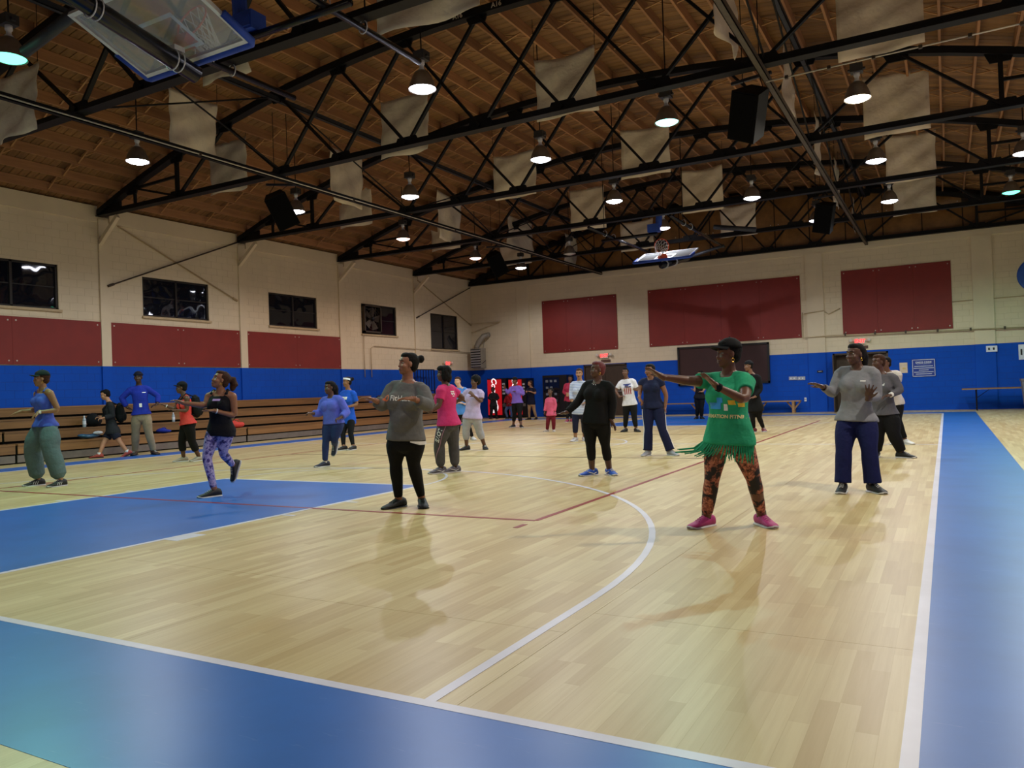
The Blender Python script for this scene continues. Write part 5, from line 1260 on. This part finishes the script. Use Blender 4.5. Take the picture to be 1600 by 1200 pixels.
m_.build('bead_necklace', M_PRW, g.root)
# woman in grey long sleeve, navy trousers
g = person(dict(label='woman in light grey long sleeve tee and navy trousers with open hands', H=1.66, b=1.12, vox=.0068, face=1, seed=5, feet=(1341, 766), phi=18, phip=8, hphi=42, head=(1336, 554), neck=(1340, 574), pel=(1338, 654),
 RA=((1301, 614, .3), (1286, 605, .7), (1268, 598, .5), dict(pn=(.3, .3, -1), curl=.15, splay=.14)), LA=((1370, 620, .1), (1356, 622, .9), (1360, 607, .3), dict(pn=(.1, 1, .1), curl=.12, splay=.2)),
 RL=((1318, 702), (1317, 757), 8), LL=((1358, 702), (1364, 757), -30), skin='#4b3228', top=dict(mat=G2, collar=0, sleeve=1.9, loose=.012, hem=-.05), bot=dict(mat=cloth('navy_trouser', '#141a4a'), len=1.96, loose=.022, flare=.03, wr=.006), shoe=dict(BLKW), hair='braids', ear=1))
print_on(g, g.shirt, grid(.05, .012, 4, 2), M_PRW, .74, 15, -.09, 'chest_logo'); bracelet(g, 'R', M_BLKT, 'wristband', .031, .02, .95)
# woman behind her in darker grey
g = person(dict(label='woman in dark grey long sleeve top and black pants stepping behind the light grey one', H=1.62, b=1.2, vox=.009, face=1, seed=6, feet=(1396, 714), phi=18, phip=5, hphi=45, head=(1372, 566), neck=(1376, 583), pel=(1381, 648),
 RA=((1358, 612, 0), (1366, 622, .6), (1360, 622, .2), {}), LA=((1406, 610, .1), (1392, 617, .8), (1378, 620, .3), dict(pn=(0, 0, -1), curl=.5)),
 RL=((1372, 682), (1370, 706), 10), LL=((1396, 678), (1409, 707), -62), skin='#4a3026', top=dict(mat=cloth('mid_grey', '#5a5960'), sleeve=1.9, loose=.016, hem=-.0), bot=dict(mat=cloth('black_pant', '#0c0c0e'), len=1.92, loose=.03, wr=.006), shoe=dict(BLKW), hair='back', hairmat=M_HAIRB))
print_text(g, g.shirt, 'FitHead', .05, M_PRW, .72, 15, 0); bracelet(g, 'L', M_PRW, 'white_wristband', .036, .06, .9)
# woman in black tank and patterned leggings on one foot
g = person(dict(label='ponytailed dancer in black tank top and purple marbled leggings standing on one foot', H=1.64, b=1.0, vox=.0072, face=1, seed=7, feet=(333, 776), phi=30, phip=25, hphi=72, hpitch=20, head=(344, 594), neck=(345, 612), pel=(345, 672),
 RA=((321, 634, .2), (287, 630, .5), (273, 625, .2), dict(pn=(0, .1, -1), curl=.35)), LA=((367, 650, 0), (337, 642, .7), (315, 640, .2), dict(pn=(0, .1, -1), curl=.2)),
 RL=((323, 716), (335, 766), 68), LL=((348, 708), (364, 727), 60, dict(lift=.38, kf=.12, pitch=68)), skin='#7a5038', top=dict(mat=cloth('black_tank', '#0c0b12'), sleeve=0, neck=.88, loose=.01, hem=-.16, name='tank_top'), bot=dict(mat=marble('marbled_leggings', [(.36, '#16122a'), (.44, '#4b3f86'), (.52, '#b9acd0'), (.6, '#5d4a94'), (.7, '#17132c')], 11.0), len=1.9, loose=.004, name='leggings'), shoe=dict(BLKW), hair='pony', hairmat=M_HAIRB, ear=1))
print_on(g, g.shirt, grid(.1, .025, 6, 2), plain('lilac_trim', '#b48ad0', .7), .79, 28, 0, 'bra_trim'); bracelet(g, 'L', M_PRW, 'bracelet', .03, .012, .95)
# woman in blue tank and baggy sage pants
g = person(dict(label='woman in cap, blue tank top and baggy sage sweatpants at the left edge', H=1.70, b=1.05, vox=.0075, face=1, seed=8, feet=(72, 759), phi=62, phip=58, hphi=80, head=(64, 592), neck=(68, 608), pel=(70, 664),
 RA=((58, 641, .1), (33, 643, .3), (10, 650, .2), dict(pn=(0, 0, -1), curl=.25)), LA=((91, 641, .1), (61, 644, .4), (46, 655, .2), dict(pn=(.2, 0, -1), curl=.5)),
 RL=((50, 704), (60, 750), 70), LL=((80, 702), (95, 751), 55), skin='#7d5a3c', top=dict(mat=marble('blue_ombre_tank', [(.35, '#1f3a9a'), (.6, '#3c5ac0'), (.8, '#8a6fc8')], 2.0), sleeve=0, neck=.88, loose=.008, hem=-.05, name='tank_top'), bot=dict(mat=cloth('sage_sweat', '#55686a', wr=.45), len=1.93, loose=.062, cuff=.05, name='sweatpants', wr=.01), shoe=dict(BLKW, mark='stripes'), hair='back', hairmat=M_HAIRB, hat='cap', hatmat=cloth('green_black_cap', '#16211f', wr=.1), ear=1))
bracelet(g, 'L', plain('lime_band', '#d9e79a', .5), 'watch', .03, .02, .95, M_PRW)
# runner in periwinkle blouse
g = person(dict(label='woman in periwinkle blouse and jeans running with one knee up', H=1.6, b=1.12, vox=.0085, face=1, seed=9, feet=(507, 729), phi=38, phip=30, hphi=62, head=(515, 606), neck=(518, 620), pel=(521, 662),
 RA=((500, 646, .2), (489, 646, .6), (478, 645, .3), dict(pn=(.2, 0, -1), curl=1.1)), LA=((542, 644, .1), (533, 652, .7), (522, 656, .3), dict(pn=(.2, 0, -1), curl=1.1)),
 RL=((509, 690), (508, 722), 60), LL=((523, 686), (522, 694), 40, dict(lift=.35, kf=.22, pitch=62)), skin='#4c3025', top=dict(mat=cloth('periwinkle', '#5964c8'), collar=0, sleeve=1.9, loose=.026, hem=-.0, sflare=.008, name='blouse', wr=.008), bot=dict(mat=cloth('blue_denim', '#22305e', wr=.3), len=1.9, loose=.008, name='jeans'), shoe=dict(mat=plain('navy_shoe', '#161a34', .6), sole=M_SOLEW, socks=M_PRW), hair='braids'))
# woman in blue tee with white headband
g = person(dict(label='woman in royal blue tee and white headband behind the periwinkle runner', H=1.66, b=1.02, vox=.0095, face=1, seed=10, feet=(541, 702), phi=42, hphi=60, head=(542, 597), neck=(544, 609), pel=(544, 655),
 RA=((532, 632, .2), (538, 638, .6), (531, 637, .2), {}), LA=((558, 632, 0), (545, 635, .6), (537, 636, .2), {}), RL=((536, 678), (537, 699), 62), LL=((548, 678), (552, 699), 40), skin='#80583e',
 top=dict(mat=cloth('royal_tee', '#1c55c4'), sleeve=.75, loose=.03, hem=-.16), bot=dict(mat=M_BLKT, len=1.9, loose=.004, name='leggings'), shoe=dict(BLKW), hair='bun', hat='headband', hatmat=M_PRW))
print_on(g, g.shirt, grid(.15, .06, 5, 3), M_PRW, .72, 35, .0, 'chest_panel')
# woman in lavender tee and grey capris
g = person(dict(label='woman in pale lavender tee and light grey capris behind the pink tee woman', H=1.58, b=1.1, vox=.0095, face=1, seed=11, feet=(742, 704), phi=28, hphi=48, head=(742, 596), neck=(741, 608), pel=(738, 650),
 RA=((722, 624, -.2), (730, 628, .2), (736, 622, .1), {}), LA=((752, 628, .2), (741, 619, .8), (736, 614, .2), dict(pn=(.5, -.5, 0), curl=.4)), RL=((728, 672), (729, 695), 45), LL=((748, 670), (757, 695), -10), skin='#553728',
 top=dict(mat=cloth('lavender_tee', '#b9a6cc'), sleeve=.6, loose=.02, hem=-.1), bot=dict(mat=cloth('light_grey_capri', '#a3a3ad'), len=1.55, loose=.022, cuff=.01, name='capris'), shoe=dict(BLKSHOE), hair='afro'))
# woman in sky blue tee half hidden
g = person(dict(label='pale faced woman in sky blue tee half hidden behind the pink tee woman', H=1.6, b=1.0, vox=.012, seed=12, feet=(725, 689), phi=15, hphi=25, head=(715, 596), neck=(718, 605), pel=(721, 643),
 RA=((710, 622, 0), (714, 630, .6), (722, 628, .2), {}), LA=((733, 622, 0), (728, 632, .5), (722, 630, .2), {}), RL=((716, 666), (714, 683), 30), LL=((732, 666), (738, 682), -20), skin='#b58d74',
 top=dict(mat=cloth('sky_tee', '#4f86cf'), sleeve=.6, loose=.018), bot=dict(mat=M_BLKT, len=1.9, loose=.006), shoe=dict(mat=M_SOLEW, sole=M_SOLEW), hair='back', hairmat=M_HAIRB))
# navy tee woman
g = person(dict(label='woman in navy tee and navy track pants with white side stripes', H=1.62, b=1.08, vox=.0092, face=1, seed=13, feet=(1028, 710), phi=8, hphi=35, head=(1015, 579), neck=(1017, 591), pel=(1020, 634),
 RA=((1000, 612, .1), (999, 622, .5), (1004, 629, .2), dict(curl=.8)), LA=((1041, 618, 0), (1039, 637, .2), (1036, 647, .1), dict(curl=.8)), RL=((1013, 671), (1012, 705), 25), LL=((1035, 671), (1048, 705), -35), skin='#7a5440',
 top=dict(mat=cloth('navy_tee', '#1a2140'), collar=0, sleeve=.35, loose=.012, hem=-.1), bot=dict(mat=cloth('navy_track', '#141a3c'), len=1.97, loose=.018, flare=.03, name='track_pants'), shoe=dict(mat=plain('pale_shoe', '#8f8f98', .6), sole=M_SOLEW), hair='long'))
for z, sg in (('L', -1), ('R', 1)):
    h_, kn, A = g.legs[z][:3]
    for (p, r_) in ((h_.lerp(kn, .5), (h_ - kn)), (kn.lerp(A, .5), (kn - A))): me = grid(.022, r_.length * 1.0, 1, 18); wrap_mesh(g, g.pants, me, M_PRW, p, (g.l * sg + g.t * .45), r_.normalized(), 'side_stripe')
# flag tee woman
g = person(dict(label='woman in white tee printed with a flag, black pants', H=1.66, b=1.08, vox=.0115, face=1, seed=14, feet=(985, 675), phi=8, hphi=20, hpitch=8, head=(977, 582), neck=(979, 592), pel=(984, 631),
 RA=((962, 611, .1), (968, 620, .6), (976, 618, .2), {}), LA=((997, 610, .1), (984, 606, .7), (979, 604, .1), {}), RL=((978, 651), (977, 670), 30), LL=((991, 651), (994, 670), -25), skin='#5a3d2e',
 top=dict(mat=cloth('white_tee', '#cfccd0'), sleeve=.7, loose=.026, hem=-.06), bot=dict(mat=M_BLKT, len=1.8, loose=.014), shoe=dict(BLKSHOE), hair='back'))
M_FB = plain('flag_blue', '#232f66', .7); M_FR = plain('flag_red', '#8f2a30', .7)
print_on(g, g.shirt, grid(.2, .1, 5, 3, 0, .07), M_FB, .62, 5, 0, 'flag_field')
for j in range(4): print_on(g, g.shirt, grid(.025, .17, 1, 6, -.075 + .05 * j, -.07), M_FR, .62, 5, 0, 'flag_stripe')
# striped sweater woman
g = person(dict(label='woman in white striped sweater and navy pants behind the woman in black', H=1.68, b=1.0, vox=.011, face=1, seed=15, feet=(902, 690), phi=18, hphi=12, head=(905, 584), neck=(906, 595), pel=(906, 641),
 RA=((892, 613, .1), (893, 626, .5), (900, 628, .2), {}), LA=((921, 614, 0), (918, 628, .5), (910, 630, .2), {}), RL=((899, 662), (899, 684), 25), LL=((913, 662), (913, 683), -15), skin='#8a6248',
 top=dict(mat=stripes('striped_knit', '#c3c6d4', '#8e96b8', 9.0), sleeve=1.9, loose=.018, hem=-.14, name='sweater'), bot=dict(mat=cloth('navy_pant', '#171a34'), len=1.62, loose=.012), shoe=dict(mat=plain('white_shoe', '#b9b3b6', .6), sole=M_SOLEW), hair='back', hairmat=M_HAIRB))
# woman in purple top with cap
g = person(dict(label='woman in purple long sleeve top and black capris, one hand raised', H=1.62, b=1.12, vox=.013, seed=16, feet=(807, 668), phi=25, hphi=40, head=(804, 595), neck=(806, 603), pel=(808, 630),
 RA=((794, 614, .2), (789, 607, .5), (788, 601, .1), {}), LA=((818, 616, .1), (807, 612, .8), (802, 611, .2), {}), RL=((804, 648), (802, 664), 40), LL=((812, 648), (814, 665), -15), skin='#5a3c2c',
 top=dict(mat=cloth('purple_top', '#7a5fb8'), sleeve=1.9, loose=.024, hem=-.0), bot=dict(mat=M_BLKT, len=1.6, loose=.014), shoe=dict(BLKW), hair='back', hat='cap', hatmat=M_CAPB))
# woman in navy tee and beige leggings with folded arms
g = person(dict(label='woman with folded arms in dark navy tee and beige leggings by the far wall', H=1.6, b=1.02, vox=.014, seed=17, feet=(831, 656), phi=40, hphi=60, head=(828, 599), neck=(830, 605), pel=(830, 629),
 RA=((822, 613, .2), (829, 613, .7), (834, 612, .1), {}), LA=((837, 615, .2), (829, 612, .7), (824, 611, .1), {}), RL=((827, 642), (827, 652), 50), LL=((835, 642), (838, 652), 20), skin='#8a6248',
 top=dict(mat=cloth('ink_tee', '#11132a'), sleeve=.6, loose=.02, hem=-.14), bot=dict(mat=cloth('beige_legging', '#a5886a'), len=1.9, loose=.003, name='leggings'), shoe=dict(BLKSHOE), hair='long', hairmat=M_HAIRB))
# child in pink
g = person(dict(label='small child in pink long sleeve top and red track pants', H=1.22, b=.95, bust=0, vox=.011, face=1, seed=18, feet=(860, 675), phi=30, hphi=45, head=(860, 612), neck=(860, 621), pel=(861, 647),
 RA=((853, 633, .1), (851, 643, .1), (852, 648, .1), {}), LA=((868, 633, 0), (866, 643, .2), (864, 648, .1), {}), RL=((856, 660), (855, 671), 40), LL=((865, 660), (865, 671), -10), skin='#4f3528',
 top=dict(mat=cloth('candy_pink', '#c95570'), sleeve=1.9, loose=.02, hem=-.1), bot=dict(mat=cloth('dark_red_track', '#6d1a2a'), len=1.92, loose=.018, name='track_pants'), shoe=dict(mat=plain('cream_shoe', '#b7a79c', .6), sole=M_SOLEW), hair='back'))
# woman in rose shirt by the black machine
g = person(dict(label='woman in rose red shirt holding a box by the black machine', H=1.68, b=1.02, vox=.014, seed=19, feet=(889, 659), phi=15, hphi=15, head=(891, 592), neck=(891, 599), pel=(889, 625),
 RA=((881, 613, .1), (886, 617, .7), (890, 616, .2), {}), LA=((899, 613, .1), (893, 617, .7), (890, 617, .2), {}), RL=((886, 643), (887, 656), 25), LL=((893, 643), (893, 656), -15), skin='#5a3d2e',
 top=dict(mat=cloth('rose_shirt', '#a8304e'), sleeve=1.8, loose=.02), bot=dict(mat=M_BLKT, len=1.85, loose=.01), shoe=dict(mat=plain('magenta_shoe', '#93304f', .6), sole=M_SOLEW), hair='back'))
bx = thing('held_box', 'small tan box held by the woman in the rose red shirt', 'box', (g.arms['R'][3] + g.arms['L'][3]) / 2 + g.t * .06)
MB().box((0, 0, 0), (.2, .14, .13)).build('carton', plain('tan_card', '#b98d6c', .7), bx); MB().box((0, 0, .067), (.21, .15, .012)).build('lid', plain('tan_lid', '#c9a07e', .7), bx)
# woman in black beyond the green shirt
g = person(dict(label='woman in black headscarf and all black clothes beyond the green shirted woman', H=1.70, b=1.0, vox=.0115, face=1, seed=20, feet=(1186, 676), phi=25, hphi=55, head=(1169, 572), neck=(1174, 584), pel=(1180, 634),
 RA=((1162, 608, .1), (1160, 620, .6), (1166, 622, .2), {}), LA=((1189, 608, 0), (1180, 620, .6), (1172, 622, .2), {}), RL=((1176, 655), (1178, 670), 30), LL=((1186, 652), (1193, 669), -10), skin='#6a4a3a',
 top=dict(mat=cloth('black_top', '#0d0d10'), sleeve=1.9, loose=.012, hem=-.18), bot=dict(mat=M_BLKT, len=1.85, loose=.006, name='leggings'), shoe=dict(mat=plain('red_black_shoe', '#6d1f26', .6), sole=M_SOLEW), hair='back', hat='beanie', hatmat=M_CAPB))
# dark figure mostly hidden behind the outstretched hand
g = person(dict(label='figure in black far behind the green shirted woman\'s outstretched hand', H=1.7, b=1.0, vox=.015, seed=21, feet=(1092, 655), phi=20, hphi=60, head=(1094, 585), neck=(1094, 592), pel=(1093, 620),
 RA=((1086, 605, 0), (1085, 611, .5), (1083, 609, .1), {}), LA=((1102, 606, 0), (1098, 612, .5), (1094, 612, .1), {}), RL=((1090, 637), (1089, 651), 20), LL=((1096, 637), (1096, 651), -20), skin='#8a6248',
 top=dict(mat=cloth('coal_top', '#121216'), sleeve=.6, loose=.015), bot=dict(mat=M_BLKT, len=1.9, loose=.02), shoe=dict(BLKSHOE), hair='back'))
# white shirt behind the grey pair
g = person(dict(label='person in white shirt hidden behind the two women in grey', H=1.66, b=1.1, vox=.013, seed=22, feet=(1405, 694), phi=10, hphi=40, head=(1383, 568), neck=(1386, 581), pel=(1394, 628),
 RA=((1378, 604, 0), (1380, 618, .5), (1386, 618, .1), {}), LA=((1402, 604, -.2), (1400, 616, .5), (1396, 617, .1), {}), RL=((1392, 656), (1398, 687), 10), LL=((1402, 656), (1414, 687), -40), skin='#5a3d2e',
 top=dict(mat=cloth('white_shirt', '#c9c2bc'), sleeve=.6, loose=.02), bot=dict(mat=M_BLKT, len=1.9, loose=.012), shoe=dict(mat=M_SOLEW, sole=M_SOLEW), hair='back'))
# polo man
g = person(dict(label='man in royal blue polo, khaki trousers and dark cap standing at the bleachers', H=1.86, b=1.0, bust=0, vox=.0098, face=1, seed=23, feet=(226, 712), phi=2, hphi=10, head=(216, 590), neck=(217, 603), pel=(221, 648),
 RA=((190, 622, -.2), (199, 637, .1), (206, 640, .1), {}), LA=((247, 619, 0), (246, 631, .4), (239, 634, .2), {}), RL=((212, 675), (211, 700), 15), LL=((232, 675), (240, 701), -25), skin='#3a251c',
 top=dict(mat=cloth('royal_polo', '#1c2f9c'), sleeve=1.85, loose=.022, hem=-.0, name='polo_shirt'), bot=dict(mat=cloth('khaki', '#94846e'), len=1.95, loose=.026, wr=.006), shoe=dict(mat=plain('brown_shoe', '#3a2a22', .6), sole=M_SOLEB), hair='none', hat='beanie', hatmat=cloth('navy_beanie', '#0f1226')))
print_on(g, g.shirt, grid(.055, .085, 2, 3), M_PRW, .33, 0, .0, 'name_badge'); print_on(g, g.shirt, grid(.08, .018, 4, 2), M_PRW, .76, 0, -.09, 'chest_logo')
# boy with backpack
g = person(dict(label='boy in dark jacket and shorts walking left with a backpack', H=1.64, b=.95, bust=0, vox=.0098, face=1, seed=24, feet=(172, 714), phi=84, hphi=92, hpitch=-14, head=(164, 617), neck=(171, 628), pel=(175, 672),
 LA=((176, 650, .1), (162, 653, .2), (155, 654, .1), dict(curl=.9)), RA=((168, 650, -.1), (158, 652, -.1), (152, 652, 0), dict(curl=.9)), RL=((163, 690), (155, 710), 92, dict()), LL=((187, 690), (199, 706), 88, dict(lift=-.02, kf=0, pitch=22)), skin='#a8765a',
 top=dict(mat=cloth('charcoal_jacket', '#26272b'), sleeve=1.85, loose=.026, hem=-.14, name='jacket'), bot=dict(mat=cloth('navy_shorts', '#1e2030'), len=.72, loose=.03, name='shorts'), shoe=dict(mat=plain('coral_shoe', '#a8443c', .6), sole=M_SOLEB, socks=M_PRW), hair='back'))
def backpack(q, mat, label, u=.58):
    c, f, s = q.tor(u); t = thing('backpack', label, 'backpack', c - f * .2 * q.k); k = q.k; rt = Matrix((s, f, q.up)).transposed(); m_ = MB()
    m_.ell((0, 0, 0), (s * .15 * k, f * .1 * k, q.up * .24 * k), 16, 12); m_.ell(-q.up * .08 * k, (s * .15 * k, f * .105 * k, q.up * .15 * k), 16, 12); m_.box(Vector((0, 0, 0)), (.22 * k, .12 * k, .36 * k), rt)
    b_ = link('pack', setmat(remesh(m_, .012, 3), mat), t); p_ = MB().ell(-f * .08 * k - q.up * .08 * k, (s * .11 * k, f * .05 * k, q.up * .11 * k), 14, 10).build('front_pocket', mat, t, True)
    for sg in (-1, 1):
        o = s * (sg * .1 * k); MB().tube([o + f * .06 * k + q.up * .2 * k, o + f * .2 * k + q.up * .27 * k, o + f * .345 * k + q.up * .12 * k, o + f * .33 * k - q.up * .05 * k, o + f * .08 * k - q.up * .18 * k], .014 * k, 7).build('shoulder_strap', mat, t, True)
backpack(g, M_BLKC, 'black backpack worn by the walking boy in the dark jacket')
# coral tank woman with backpack
g = person(dict(label='woman in cap and coral tank top with black capris reaching left', H=1.62, b=1.08, vox=.0095, face=1, seed=25, feet=(295, 722), phi=74, hphi=86, head=(283, 606), neck=(288, 618), pel=(293, 662),
 RA=((272, 640, .1), (259, 634, 0), (249, 630, 0), dict(curl=.3)), LA=((292, 642, .1), (276, 641, .3), (266, 640, .1), dict(curl=.3)), RL=((284, 690), (287, 715), 75), LL=((300, 690), (311, 714), 55), skin='#4f3426',
 top=dict(mat=cloth('coral_tank', '#d8453f'), sleeve=0, neck=.86, loose=.012, hem=-.02, name='tank_top'), bot=dict(mat=M_BLKT, len=1.55, loose=.02, name='capris'), shoe=dict(mat=plain('beige_shoe', '#9c9080', .6), sole=M_SOLEW), hair='back', hat='cap', hatmat=M_CAPB))
backpack(g, M_BLKC, 'black backpack worn by the woman in the coral tank top')
bracelet(g, 'R', M_PRW, 'bracelet', .03, .02, .9)
# two figures by the drink machines
g = person(dict(label='dark clothed figure standing in front of the lit red drink machine', H=1.4, b=1.0, bust=0, vox=.015, seed=26, feet=(770, 654), phi=10, hphi=20, head=(770, 609), neck=(771, 614), pel=(771, 633),
 RA=((764, 622, .1), (768, 624, .6), (772, 622, .1), {}), LA=((779, 622, .1), (775, 625, .6), (771, 623, .1), {}), RL=((768, 643), (767, 652), 20), LL=((775, 643), (776, 652), -20), skin='#2c1d18',
 top=dict(mat=cloth('dark_hoodie', '#1a1a1e'), sleeve=1.9, loose=.03), bot=dict(mat=M_BLKT, len=1.9, loose=.02), shoe=dict(BLKSHOE), hair='back'))
g = person(dict(label='child in red jacket and jeans partly hidden behind the purple shirted woman', H=1.35, b=1.0, bust=0, vox=.015, seed=27, feet=(795, 655), phi=60, hphi=60, head=(793, 612), neck=(794, 618), pel=(796, 633),
 RA=((790, 624, .1), (788, 630, .4), (786, 632, .1), {}), LA=((800, 625, .1), (796, 631, .4), (792, 632, .1), {}), RL=((790, 642), (793, 651), 60), LL=((799, 643), (799, 651), 40), skin='#4f3528',
 top=dict(mat=cloth('red_jacket', '#8a1820'), sleeve=1.9, loose=.03), bot=dict(mat=cloth('pale_denim', '#5a6a8f'), len=1.9, loose=.014, name='jeans'), shoe=dict(BLKW), hair='back'))
